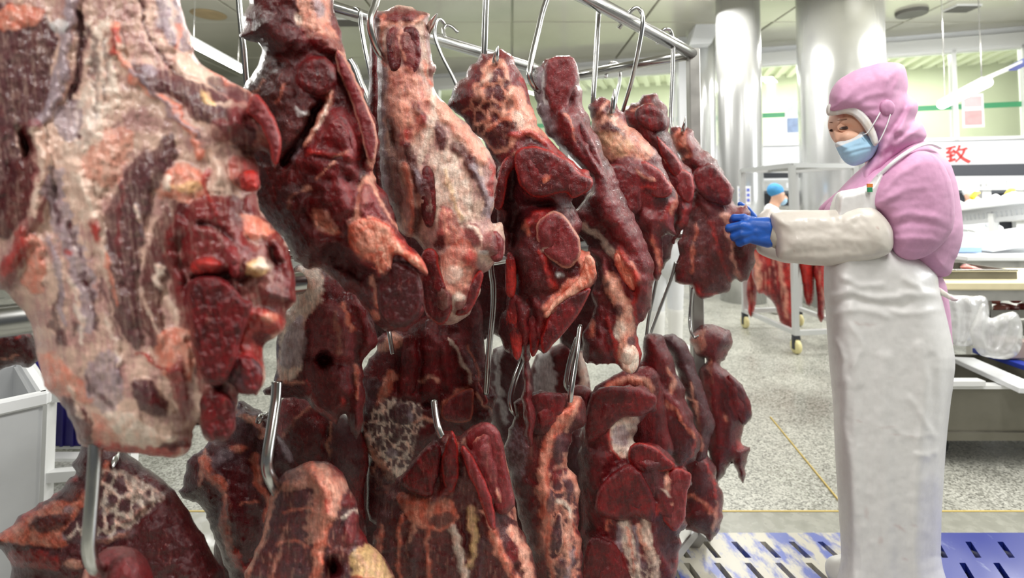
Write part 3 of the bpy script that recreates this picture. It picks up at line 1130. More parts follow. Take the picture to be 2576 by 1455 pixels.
cut('white membrane and red shank piece hanging below the dark lobed cut', 0.93, 0.05, 90,
 '735,680 760,665 800,670 850,700 905,740 932,790 948,860 917,905 912,960 920,1010 902,1102 885,1085 868,1045 845,1072 828,1052 800,1040 770,1012 740,1002 692,1000 668,985 692,950 695,860 712,800 735,760',
 '''p 20 3 w .95 740,680 805,680 805,760 772,800 762,900 746,952 702,952 700,860 722,790
p 14 3 g .85 712,850 760,790 766,900 732,932 706,912
e 745 700 14 16 0 -3 g .8
p 34 16 s .9 800,765 850,765 892,830 885,910 800,905 776,870
s 4 3 m .5 815,780 812,840 818,890
s 4 3 f .35 840,780 850,840 850,890
e 815 903 24 22 0 -26 B 1
p 16 -6 d .9 700,962 760,975 752,1008 690,1003
s 5 3 f .8 702,955 730,965 762,962
p 30 12 m .8 770,905 862,920 882,965 850,1058 790,1012
s 13 9 m .8 905,770 928,850 908,950 900,1080
s 4 3 o .9 892,920 902,1000
s 8 5 o .9 862,770 885,830
e 863 1010 7 13 0 7 r .95
s 6 4 r .8 770,960 800,1030 840,1060''',
 UP, base='m', base2='d', rag=3.5, fib=88, bump=3)

cut('tall beef shank laced with white fat, its cut top pierced by a hook', 0.93, 0.06, 85,
 '932,60 935,38 950,28 975,25 1000,14 1030,18 1060,30 1083,35 1078,60 1083,100 1086,150 1097,172 1091,190 1092,220 1120,260 1160,300 1200,340 1236,390 1246,420 1248,470 1241,520 1236,562 1262,560 1270,600 1266,650 1246,660 1226,680 1210,700 1206,740 1180,790 1160,806 1112,820 1080,800 1062,760 1076,700 1080,660 1060,620 1040,600 1012,590 1000,570 990,530 965,490 958,440 955,380 950,300 950,200 945,130 935,100',
 '''p 12 4 m .95 936,36 1000,16 1080,36 1062,58 1000,58 950,50
e 985 40 22 17 0 8 m .8
e 1028 38 20 17 0 8 m .8
s 7 3 f .9 950,70 990,58 1032,62 1062,46
e 990 120 20 58 5 9 m .9
e 1032 126 27 63 -3 9 m .9
s 3 2 f .8 1004,70 1009,110 1016,152
s 11 7 m .8 1076,60 1081,120 1090,182
s 5 3 o .95 1064,150 1076,200 1089,222 1092,260
s 13 4 g .85 940,40 950,100 960,180 957,260 956,340 960,450 975,520
s 4 3 o .9 963,40 961,100 966,165
p 30 4 o .6 972,180 1010,165 1052,190 1076,240 1086,290 1062,332 1020,342 990,300 975,240
e 1012 285 24 44 -10 4 f .9
e 1040 200 24 16 20 2 f .7
e 1055 283 14 33 -30 5 d .95
e 1022 222 6 7 0 -3 d .95
e 1022 345 20 32 10 5 r .8
e 1060 310 18 20 0 3 r .6
e 985 335 12 46 -12 -12 d .95
s 3 2 W .9 978,300 977,330
s 17 9 f .9 1092,250 1132,300 1180,358 1212,402
s 10 5 w .9 1090,230 1086,300 1070,352 1060,402
e 1108 347 14 50 -12 6 d .95
e 1150 372 18 26 -30 5 d .9
e 1187 418 18 42 -15 6 d .95
p 36 5 w .8 1082,390 1122,380 1160,420 1182,480 1184,545 1150,562 1130,522 1100,520 1090,450
s 6 3 y .6 1120,430 1140,500 1160,550
v 26 1.5 f m .3 975,190 1050,180 1086,290 1060,360 1000,360 975,280
s 14 6 d .9 1025,370 1040,432 1058,470
e 1076 494 18 78 -5 11 d .95
s 4 3 g .9 1048,430 1062,500 1070,562
s 5 3 w .9 1062,500 1066,560
p 20 4 b .8 970,400 1000,400 1012,480 1006,562 985,522
s 10 7 o .85 1020,420 1032,490 1036,560 1025,602
e 1050 555 15 40 -5 -4 d .9
s 11 4 g .9 1192,425 1220,480 1230,540
s 4 2 d .8 1188,430 1212,480 1222,520
s 7 4 r .85 1226,400 1241,440 1234,492
p 30 5 r .7 1108,515 1142,540 1172,600 1132,622 1100,602
s 3 3 f .8 1112,530 1122,570 1125,610
s 3 3 f .8 1130,540 1145,580 1150,610
e 1105 612 15 24 0 -3 d .9
e 1190 590 24 32 -20 8 s .9
s 5 4 w .9 1175,570 1205,585 1218,620
p 36 7 o .65 1120,632 1172,602 1202,640 1192,702 1160,742 1120,722 1110,672
e 1140 690 26 24 0 3 w .6
e 1182 652 18 28 0 7 r .8
e 1242 620 28 46 -15 14 s .8
e 1250 610 14 24 -15 -5 m .9
e 1218 636 10 9 0 6 W .95
e 1218 636 4 4 0 -3 p .95
p 30 12 m .9 1062,640 1096,632 1112,702 1136,732 1142,762 1120,812 1080,800
p 24 10 m .8 1202,680 1212,702 1182,782 1142,792 1150,752
e 1155 746 14 13 0 5 w .9
s 4 3 f .8 1100,640 1115,710 1140,740''',
 UP, base='c', base2='a', rag=2.2, fib=82, bump=3, mott=0.28)

cut('narrow dark meat strip hanging just behind the tall shank', 1.06, 0.03, 25,
 '932,90 955,95 962,300 962,490 940,475 924,330 928,200', 's 8 3 m .8 940,120 938,300 945,450', UP, rag=1.5, fib=88)

cut('ragged beef cut with a pointed fatty top and a spike through its tip', 1.128, 0.075, 110,
 '1125,262 1150,220 1185,165 1225,135 1255,122 1285,140 1310,185 1335,250 1350,300 1385,350 1430,400 1470,430 1493,452 1488,475 1462,492 1442,512 1462,560 1457,620 1490,640 1500,680 1490,722 1442,762 1428,805 1395,842 1375,888 1345,872 1332,885 1333,960 1346,1050 1338,1122 1322,1095 1312,1000 1318,930 1308,875 1288,888 1262,862 1256,820 1266,780 1280,740 1290,700 1270,640 1255,600 1250,540 1258,480 1243,420 1225,370 1190,335 1155,292',
 '''p 30 5 m .8 1140,250 1185,170 1250,130 1300,170 1330,240 1250,260
s 14 5 f .95 1242,155 1220,180 1208,240
e 1225 200 14 22 20 3 w .8
s 7 4 f .9 1262,150 1282,210 1332,300
s 6 3 r .6 1290,145 1312,190 1340,260
e 1210 157 22 12 -40 3 m .9
e 1262 215 30 14 -15 -3 d .95
e 1228 272 34 16 -32 -2 d .95
e 1195 300 24 12 -35 -2 d .9
s 4 3 f .7 1165,280 1195,250 1225,220
s 5 3 f .8 1190,320 1220,300 1250,270
p 34 7 f .95 1268,232 1310,220 1347,290 1386,348 1340,352 1300,332 1262,290
e 1305 302 14 24 -20 3 w .85
e 1300 260 12 26 0 3 o .5
v 26 1.5 f d .7 1195,230 1260,190 1300,300 1270,380 1240,385 1190,330
p 24 6 d .95 1230,322 1292,300 1302,342 1262,382 1240,382
s 6 5 o .85 1230,330 1260,300 1285,295
s 7 5 f .9 1245,385 1275,372 1300,345
s 10 10 r .85 1290,342 1342,337 1402,382 1462,427 1490,456
p 50 24 m .8 1300,382 1352,370 1422,400 1437,440 1422,482 1362,497 1320,482 1300,440
e 1415 430 26 40 -30 8 d .5
e 1372 462 11 24 25 5 o .95
s 3 2 f .5 1310,395 1330,380 1360,378
p 24 16 m .85 1430,420 1490,452 1482,482 1432,502
s 17 10 m .8 1302,372 1272,400 1257,450 1252,522
s 3 2 f .7 1298,378 1275,410 1262,455 1255,500
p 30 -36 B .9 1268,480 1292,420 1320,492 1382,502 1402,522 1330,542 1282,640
p 44 24 m .8 1350,562 1392,530 1432,560 1458,612 1452,652 1422,672 1372,642 1352,602
s 4 3 f .85 1396,538 1432,572 1456,616
s 12 8 r .6 1330,560 1350,545 1375,535
e 1370 600 16 40 20 8 s .6
s 6 5 o .7 1322,565 1335,590
e 1412 692 11 8 20 6 W .95
s 3 3 w .8 1360,630 1375,625 1392,628
p 36 16 d .8 1290,642 1352,602 1392,702 1402,722 1332,742 1285,722
s 8 9 r .75 1358,632 1380,690 1397,722
s 20 12 o .9 1472,650 1476,702 1442,722 1402,762 1382,782
e 1472 690 18 22 0 5 r .6
s 5 4 r .9 1400,790 1440,765 1480,730
p 34 14 d .8 1390,772 1442,742 1482,732 1442,802 1402,852 1370,890
s 14 10 m .8 1300,752 1320,822 1318,882
s 12 9 m .8 1345,762 1362,802 1352,850
s 12 9 d .8 1290,762 1276,832 1285,870
s 6 5 r .9 1376,800 1366,862 1352,880
s 9 8 m .9 1322,900 1325,1000 1336,1100
s 5 -8 B .8 1330,760 1335,800 1338,850
e 1335 805 8 10 0 -12 B .9''',
 UP, base='m', base2='d', rag=5, fib=75, bump=5, mott=0.32)

cut('long twisted muscle hanging diagonally from a squarish lobed top', 1.285, 0.065, 80,
 '1340,200 1350,172 1372,150 1400,140 1440,145 1452,165 1462,230 1477,290 1502,340 1522,390 1545,430 1560,470 1592,540 1620,600 1642,660 1642,720 1632,790 1610,812 1602,842 1613,890 1605,932 1585,942 1555,922 1530,912 1500,918 1472,910 1462,850 1490,800 1490,740 1500,680 1490,640 1460,600 1445,540 1470,500 1490,460 1450,410 1390,352 1362,310 1348,260',
 '''s 10 4 g .9 1357,175 1360,240 1385,310 1412,382
s 5 2 W .8 1372,165 1368,220 1375,260
p 36 20 m .85 1378,150 1442,145 1452,200 1432,250 1425,285 1400,290 1380,260 1372,200
p 16 8 m .8 1437,150 1452,160 1462,240 1472,300 1452,292 1437,242
s 6 -12 B .8 1432,170 1440,215 1432,255 1428,285
e 1450 205 8 12 0 -6 d .8
s 36 26 m .8 1420,300 1440,370 1482,430 1532,522 1582,592 1612,652 1632,722
s 18 10 m .8 1456,290 1482,350 1505,430
s 4 2 o .8 1425,290 1442,325 1450,350
s 4 -8 d .8 1445,330 1480,400 1520,470
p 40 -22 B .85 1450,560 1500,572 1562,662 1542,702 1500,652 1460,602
s 9 8 w .75 1470,568 1512,600 1542,642
s 5 3 d .7 1530,610 1550,635
e 1560 650 20 18 0 12 o .98
e 1580 682 25 28 0 14 o .98
e 1597 702 14 20 0 10 o .95
s 8 8 r .9 1560,630 1600,700 1602,760
s 10 12 s .9 1490,636 1515,640 1527,670 1508,722
p 14 -14 B .9 1495,660 1512,660 1512,720 1500,760
s 20 10 f .9 1530,702 1562,760 1577,830 1570,902
e 1582 905 23 30 0 10 w .98
e 1560 835 12 30 10 4 w .8
e 1555 780 13 20 0 3 p .9
e 1588 858 14 20 10 4 p .95
e 1525 715 8 11 0 2 p .9
s 8 7 r .9 1590,762 1602,802 1607,862 1613,900
p 20 10 m .7 1610,690 1642,722 1622,802 1600,790
p 22 10 d .85 1465,850 1522,860 1532,912 1480,917
s 11 9 m .8 1500,742 1512,852 1522,902
s 6 5 o .8 1482,762 1487,842
s 5 5 r .9 1530,800 1545,860 1552,915''',
 UP, base='m', base2='d', rag=4, fib=62, bump=4.5, mott=0.3)

cut('beef cut with a pale tan fat cap, right of the twisted muscle', 1.50, 0.075, 80,
 '1482,280 1490,255 1515,244 1540,255 1560,275 1585,315 1620,345 1642,370 1667,410 1687,460 1705,490 1706,530 1692,560 1702,590 1672,590 1667,640 1666,682 1650,702 1635,692 1625,650 1610,602 1590,562 1560,522 1540,472 1520,422 1500,382 1485,330',
 '''e 1502 275 18 26 30 8 m .9
s 4 3 f .8 1490,310 1515,275 1535,258
e 1545 270 14 16 0 4 m .8
p 30 5 f .95 1485,312 1520,290 1562,300 1622,350 1644,390 1602,402 1562,392 1530,402 1500,372
p 20 2 y .5 1500,330 1560,340 1600,380 1540,390
v 30 1.5 f m .4 1490,300 1560,290 1640,370 1600,400 1510,390
e 1535 322 34 13 15 5 d .98
e 1565 345 14 8 30 2 p .7
s 6 4 w .8 1530,285 1542,300 1552,312
p 40 16 m .85 1545,402 1602,397 1652,422 1687,472 1672,492 1622,482 1582,442
s 4 3 f .5 1600,430 1640,455 1665,450
p 40 24 m .85 1515,420 1562,415 1602,440 1613,490 1606,532 1570,542 1542,492
s 5 3 f .8 1512,452 1530,445 1552,436
e 1560 490 20 24 0 -14 B .8
s 8 6 o .9 1692,460 1702,490 1692,532
p 18 -4 d .8 1645,495 1690,480 1688,520 1655,530
s 6 6 r .9 1688,500 1680,540 1662,560
e 1642 580 24 40 0 12 m .7
e 1625 545 22 18 0 10 s .6
s 6 5 o .8 1640,602 1657,642 1662,682
e 1680 560 16 30 0 8 s .7
s 4 4 r .8 1590,470 1640,475 1670,480''',
 UP, base='m', base2='d', rag=4, fib=55, bump=4, mott=0.28)

cut('small dark crumpled beef cut between the tan-capped one and the one being handled', 1.655, 0.07, 60,
 '1565,290 1582,265 1610,248 1645,236 1665,250 1680,290 1686,330 1702,380 1727,420 1746,455 1749,480 1740,522 1730,560 1712,590 1690,612 1690,580 1680,540 1660,500 1640,440 1620,382 1590,332',
 '''e 1640 290 40 34 20 14 d .8
e 1600 300 30 20 -30 10 m .7
e 1670 300 14 44 -10 10 m .7
e 1635 275 11 8 0 5 f .95
s 4 3 f .7 1590,280 1610,270 1640,262
e 1660 360 26 34 -20 10 d .7
e 1690 400 24 30 -20 10 m .7
s 6 5 o .9 1672,405 1690,410 1702,430
e 1715 450 26 26 -30 12 m .8
e 1710 520 18 40 0 8 d .8
s 5 5 r .9 1720,470 1725,520 1712,570
s 4 -8 B .8 1665,330 1690,370 1720,400''',
 UP, base='d', base2='m', rag=5, fib=60, bump=5, mott=0.35)

cut('ragged flat brown-red beef cut held by the pink-hooded worker', 1.765, 0.055, 80,
 '1685,342 1697,322 1717,316 1742,326 1757,360 1777,385 1797,400 1817,425 1832,460 1845,487 1842,512 1862,516 1877,512 1888,545 1897,600 1904,632 1890,682 1870,706 1850,712 1830,736 1800,742 1770,753 1747,736 1735,722 1702,712 1697,690 1706,640 1716,582 1735,522 1740,472 1725,430 1702,382',
 '''p 20 8 o .9 1690,342 1722,325 1742,347 1747,382 1722,402 1692,382
e 1740 360 14 34 -15 10 m .9
e 1715 385 18 12 0 -4 p .8
e 1790 450 46 50 0 18 d .8
e 1810 490 32 26 20 12 d .8
e 1760 410 26 22 30 10 m .8
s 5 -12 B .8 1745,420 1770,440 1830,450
s 12 9 m .8 1742,490 1765,500 1785,535
p 50 3 b .85 1735,532 1800,522 1832,562 1852,640 1862,702 1800,732 1740,702 1718,640
s 5 4 o .6 1750,562 1745,622 1738,682
s 5 4 r .6 1790,562 1812,652 1842,712
s 6 4 f .5 1830,562 1842,642 1862,702
s 4 3 d .8 1775,580 1785,650 1790,720
s 5 3 s .7 1735,600 1728,660
e 1825 545 14 10 20 6 f .8
p 24 10 d .9 1852,562 1890,582 1902,642 1882,702 1862,662
s 5 4 r .9 1700,712 1740,722 1770,748 1802,738''',
 UP, base='m', base2='b', rag=5, fib=80, bump=4, mott=0.3)

# ---- lower rail
cut('dark beef piece partly hidden at the left edge behind the steel pipe end', 0.78, 0.04, 50,
 '-70,826 60,830 85,850 97,900 72,927 40,920 0,932 -70,935', 's 4 3 r .9 40,850 60,845 75,850\ns 3 2 f .5 0,905 40,890', LOW, base='d', base2='B', rag=3)

cut('wide fanned beef cut with a white fat web, bottom left corner', 0.86, 0.075, 120,
 '-60,1362 0,1340 40,1315 55,1295 100,1270 135,1245 165,1215 190,1195 183,1170 195,1145 225,1105 300,1120 350,1165 400,1200 450,1250 500,1330 540,1400 575,1465 575,1530 60,1530 30,1430 0,1385 -60,1390',
 '''p 26 5 o .95 0,1345 100,1280 200,1230 222,1260 162,1332 157,1382 60,1372 -20,1352
s 5 4 r .9 0,1340 100,1272 190,1200
e 125 1315 52 22 -8 4 d .98
e 186 1236 38 20 -32 6 d .95
e 172 1285 18 12 -20 2 g .8
p 24 6 d .9 -40,1360 60,1372 150,1386 152,1432 40,1422
p 30 3 r .5 20,1390 140,1395 150,1432 40,1425
s 8 4 w .9 282,1195 312,1215 352,1240 375,1258
s 11 5 w .95 275,1262 300,1295 322,1302 370,1262 412,1250
s 6 3 g .9 245,1302 270,1266 285,1240
s 9 4 w .8 285,1322 332,1310 362,1282
s 4 4 o .8 290,1330 330,1300 370,1275
s 9 4 g .9 165,1352 210,1362 250,1357 330,1342
s 6 4 f .8 240,1365 280,1358 320,1345
s 8 4 o .8 270,1165 262,1190 258,1220
e 312 1252 40 46 -20 7 d .95
e 265 1322 22 28 0 6 d .95
e 300 1205 26 9 20 3 p .95
e 188 1342 24 30 20 3 p .9
e 212 1170 20 34 15 8 d .8
p 50 12 d .85 350,1170 420,1220 560,1480 330,1490 300,1362 402,1262
p 40 8 d .8 160,1380 250,1370 300,1400 220,1500 160,1480
v 34 1.5 w p .7 240,1190 330,1195 400,1245 360,1300 300,1350 240,1370 170,1360 200,1310 250,1270
e 185 1420 22 16 10 4 f .6''',
 LOW, base='d', base2='p', rag=3, fib=50, bump=4, mott=0.3)

cut('rounded glossy nub of meat on the nearest lower hook, bottom left', 0.62, 0.05, 80,
 '205,1560 208,1450 222,1425 240,1400 270,1380 305,1374 345,1385 375,1420 387,1470 390,1560',
 '''s 12 3 f .7 222,1440 215,1480 212,1530
e 310 1440 60 55 0 10 s .7
s 8 3 s .8 262,1400 256,1450 254,1500''', LOW, base='s', base2='m', rag=1.5, fib=85, bump=3)

cut('dry dark beef cut with a ragged left flap, behind the bent hook shaft', 1.02, 0.065, 90,
 '450,1240 455,1225 470,1172 490,1142 520,1120 560,1085 590,1030 605,1012 640,1025 667,1045 692,1085 722,1120 740,1162 720,1220 700,1290 670,1400 640,1480 620,1520 590,1500 565,1420 545,1370 525,1320 515,1290 498,1265 478,1262',
 '''p 20 -3 d .9 450,1240 482,1160 512,1150 517,1252 480,1266
s 4 4 f .7 512,1130 508,1180 500,1220
e 612 1082 32 34 0 5 p .9
s 8 4 f .85 595,1040 640,1062 662,1095
s 5 3 g .9 590,1045 620,1035 650,1045
e 600 1130 24 12 0 4 o .8
e 555 1150 34 20 -30 5 g .5
s 14 8 o .85 515,1162 532,1202 562,1222 572,1282 562,1332 592,1392
e 540 1190 12 10 0 2 d .9
s 6 -4 d .7 535,1230 545,1300 548,1350
e 612 1285 44 110 0 14 d .9
s 10 7 o .85 640,1150 652,1222 676,1262 670,1312
s 9 3 g .85 702,1105 735,1156
s 3 2 o .7 605,1270 640,1262
s 12 6 r .7 590,1390 610,1430 640,1420''',
 LOW, base='d', base2='p', rag=3.5, fib=85, bump=4, mott=0.32)

cut('deep red beef piece in shadow between the dry cut and the webbed one', 1.27, 0.05, 90,
 '690,1040 720,1000 760,990 840,1030 880,1050 912,1090 928,1150 915,1250 905,1370 700,1370 690,1150',
 '''p 20 5 s .8 700,1040 760,1000 800,1030 740,1080 700,1130
s 5 3 f .6 710,1100 750,1050 790,1020
e 870 1130 42 84 -8 12 p .85
s 5 -12 B .9 825,1050 822,1100 828,1160
s 3 3 f .6 830,1060 828,1150
e 760 1110 50 60 0 8 d .8''', LOW, base='d', base2='m', rag=2.5, fib=60)

cut('broad rounded beef cut with brown dried face and orange fat seam, bottom centre-left', 0.80, 0.085, 120,
 '608,1540 615,1460 622,1430 650,1372 665,1320 675,1270 690,1230 715,1192 750,1172 790,1162 830,1165 860,1190 885,1240 903,1290 905,1322 925,1360 937,1377 977,1420 985,1540',
 '''p 26 3 f .6 700,1225 750,1178 830,1170 870,1220 850,1260 780,1230 720,1235
e 740 1195 22 14 -20 2 p .7
e 845 1185 26 18 20 3 m .7
s 8 3 f .8 692,1235 668,1330 642,1390 615,1462
s 15 8 o .9 780,1175 812,1222 826,1290 812,1352 797,1420 800,1520
s 5 3 r .8 790,1190 815,1240 825,1310
s 13 6 f .85 832,1215 852,1252 832,1302
s 26 2 f .45 810,1200 800,1280 790,1350
e 880 1262 22 16 -30 7 m .95
s 6 5 w .9 862,1302 885,1288 903,1292
e 882 1332 18 46 5 11 s .95
e 915 1362 14 42 10 8 m .9
e 842 1430 28 34 0 -26 d .98
e 895 1396 8 11 0 5 W .9
e 912 1400 16 16 0 4 m .9
p 24 6 y .85 880,1402 930,1372 978,1428 975,1490 900,1470
s 6 4 r .9 890,1450 930,1460 970,1475
s 3 2 o .5 710,1290 760,1280 790,1290
s 4 2 o .5 700,1370 740,1360 780,1380
s 5 2 f .35 720,1330 700,1400 680,1460''',
 LOW, base='p', base2='b', rag=2.2, fib=95, bump=2.5, streak=0.3, mott=0.28)

cut('red beef cut with a lacy cream and black fat web on its left half', 1.30, 0.06, 100,
 '905,960 915,930 945,880 950,850 985,832 1030,815 1060,800 1100,780 1200,740 1215,850 1227,920 1242,980 1247,1010 1237,1060 1202,1092 1162,1112 1102,1122 1062,1152 1022,1202 1002,1310 930,1310 925,1160 908,1110 905,1050',
 '''p 16 4 f .9 955,872 985,838 1017,850 1020,872 960,882
s 20 14 m .8 1032,860 1032,930 1025,985
s 20 14 m .8 1080,850 1082,920 1087,985
s 14 10 m .8 1122,850 1117,922 1130,970
s 18 12 m .8 1150,860 1182,950 1217,1012
s 14 8 s .7 1085,820 1100,870 1110,880
s 7 -10 d .8 1005,890 1000,940 1002,990
s 6 -8 d .8 1056,860 1056,930 1056,990
s 4 3 f .7 1060,960 1085,950 1100,960
s 3 3 w .8 1135,850 1160,910 1185,960
s 4 4 o .8 1180,870 1200,930 1205,970
s 14 8 p .9 938,960 922,1032
s 13 7 p .9 958,970 932,1042
s 13 6 o .85 985,945 967,982 952,1032
p 24 4 w .7 945,1030 985,1005 1032,1020 1062,1030 1052,1092 1032,1152 1012,1192 980,1210 950,1152 915,1112 930,1072
v 17 1.5 w p .9 940,1025 985,1000 1035,1015 1066,1030 1056,1095 1036,1155 1012,1200 975,1215 945,1152 908,1112 926,1070
v 22 1.5 f p .5 905,1060 930,1080 960,1160 985,1230 940,1240 908,1130
e 1007 1042 28 30 0 4 p .98
e 970 1055 8 15 0 2 p .95
e 1000 1092 13 22 0 3 p .95
e 1030 1045 8 16 20 2 g .8
e 985 1142 15 14 0 2 g .9
e 955 1112 13 20 20 2 p .9
e 945 1075 10 14 0 2 p .9
e 1010 1145 8 12 0 2 p .7
s 9 3 f .8 905,1115 950,1160 985,1205
e 1150 1022 42 40 20 18 m .85
s 3 3 o .8 1110,1040 1130,1000 1180,975
e 1075 1020 15 12 0 -16 d .95
s 5 4 f .9 1040,1060 1070,1050 1100,1070
s 4 3 f .9 1200,990 1222,1020 1238,1035
e 1080 1110 46 34 -30 8 d .7
e 1200 1060 30 24 0 8 d .7
p 30 -8 B .8 920,1200 1000,1200 1005,1310 925,1310''',
 LOW, base='m', base2='d', rag=3.5, fib=85, bump=4.5, mott=0.32)

cut('large beef cut with a smooth glossy maroon muscle on its right, bottom centre', 1.01, 0.085, 110,
 '930,1540 937,1370 945,1330 960,1282 975,1250 1000,1205 1040,1160 1075,1120 1100,1085 1130,1085 1155,1098 1182,1075 1217,1062 1240,1070 1257,1090 1272,1150 1287,1220 1297,1282 1312,1340 1337,1390 1352,1460 1355,1540',
 '''p 40 26 s .95 1176,1088 1225,1064 1257,1092 1277,1182 1292,1272 1257,1292 1232,1262 1212,1202 1182,1142
p 20 2 f .5 1160,1110 1200,1075 1215,1080 1180,1130
s 6 3 f .75 1250,1085 1280,1190 1300,1300
s 2 3 f .8 1250,1230 1265,1265 1290,1300
e 1130 1182 22 62 3 18 m .9
s 4 4 o .8 1135,1085 1148,1130 1150,1180
s 15 16 m .85 1165,1132 1200,1200 1226,1270 1236,1332
s 3 3 f .8 1205,1290 1225,1300 1235,1330
p 30 8 d .85 1005,1202 1090,1112 1117,1152 1097,1212 1085,1252 1020,1232
p 40 5 o .75 1000,1242 1070,1257 1132,1252 1152,1290 1132,1332 1070,1332 1020,1292
e 1095 1260 18 10 -30 8 d .9
e 1110 1310 34 20 -15 -3 d .85
s 10 7 m .9 1110,1245 1125,1235 1140,1225
s 7 5 o .7 960,1322 950,1402 945,1480
s 6 5 o .7 1010,1292 1002,1422 1012,1500
s 6 5 f .6 1050,1300 1030,1360
s 7 5 o .6 1072,1342 1082,1480
s 10 3 p .6 980,1330 975,1420 980,1500
s 10 3 p .6 1042,1350 1045,1480
s 11 7 w .75 1140,1332 1157,1392 1177,1480
s 12 6 y .6 1187,1282 1192,1360 1182,1422
s 7 -10 d .9 1165,1290 1172,1350 1180,1400
s 10 6 p .8 1215,1360 1210,1420 1200,1500
p 20 3 p .7 1240,1330 1290,1330 1280,1380 1250,1380
s 14 8 o .9 1240,1342 1262,1402 1302,1462
s 14 6 f .9 1290,1332 1317,1392 1335,1480
e 1290 1388 16 30 -10 4 m .95
e 1298 1440 12 20 0 -8 d .9''',
 LOW, base='b', base2='d', rag=3, fib=95, bump=3.5, streak=0.15, mott=0.3)

cut('dark back-row piece with a whitish rim, behind the dangling strand', 1.86, 0.06, 40,
 '1225,1000 1235,890 1262,872 1300,868 1325,900 1342,960 1345,1060 1300,1130 1262,1120 1240,1080',
 '''s 9 4 W .7 1258,880 1252,930 1258,990
e 1255 1040 22 50 -10 12 p .8
s 7 4 W .6 1240,995 1262,1020 1275,1060
e 1300 940 26 50 0 10 d .8''', LOW, base='d', base2='p', rag=2)
cut('back-row piece with a white fatty side, seen between the two steel hooks', 2.0, 0.06, 40,
 '1332,950 1350,895 1400,868 1442,858 1470,900 1478,1010 1340,1010',
 '''p 20 5 W .85 1345,950 1352,895 1380,880 1400,990 1350,1000
s 20 8 m .8 1420,870 1425,930 1430,990
s 10 4 w .7 1462,890 1468,950 1470,990''', LOW, base='m', base2='d', rag=2)
cut('small pinkish-brown knob of meat behind the double hook', 1.6, 0.04, 30,
 '1418,1010 1428,985 1450,970 1475,972 1492,992 1492,1040 1418,1040', '', LOW, base='s', base2='b', rag=1)

cut('beef cut with a bright orange fat seam, right of the glossy maroon one', 1.24, 0.075, 90,
 '1266,1130 1285,1080 1290,1040 1300,1010 1330,990 1370,983 1410,990 1450,995 1468,1005 1474,1040 1466,1075 1442,1092 1432,1130 1427,1170 1450,1200 1457,1250 1454,1320 1462,1350 1464,1400 1458,1540 1345,1540 1338,1420 1320,1352 1302,1282 1287,1222 1275,1182',
 '''e 1370 1040 48 52 0 14 m .9
p 26 2 g .4 1275,1122 1300,1062 1322,1122 1312,1202 1290,1210
s 15 8 o .95 1452,1005 1432,1040 1412,1065 1387,1102 1372,1160 1367,1230 1372,1300 1357,1380
s 6 4 f .8 1455,1010 1440,1050 1425,1080
s 9 3 f .7 1370,1150 1358,1200 1362,1240
e 1412 1132 26 46 0 12 p .9
v 24 1.5 f p .8 1378,1240 1420,1180 1450,1210 1454,1320 1462,1400 1455,1500 1380,1500 1385,1350
v 14 1.5 g b .5 1275,1120 1300,1060 1325,1120 1318,1210 1290,1215
s 5 3 f .8 1395,1180 1420,1165 1430,1150
s 6 4 f .9 1422,1150 1442,1200 1454,1262
e 1402 1195 16 26 10 6 m .9
e 1385 1268 14 24 0 5 p .95
e 1432 1232 11 34 -5 4 p .95
e 1400 1345 16 44 5 8 p .95
s 12 6 f .9 1432,1300 1427,1362 1427,1440
s 6 4 w .9 1405,1260 1430,1280 1440,1310
s 6 4 o .8 1440,1310 1452,1350 1452,1400
s 6 4 o .9 1382,1300 1382,1400 1390,1480
s 20 5 d .8 1325,1220 1335,1300 1350,1380
e 1412 1430 14 30 0 5 p .9
s 8 4 g .7 1440,1390 1432,1430 1420,1470''',
 LOW, base='m', base2='b', rag=3, fib=90, bump=3.5, streak=0.12, mott=0.3)

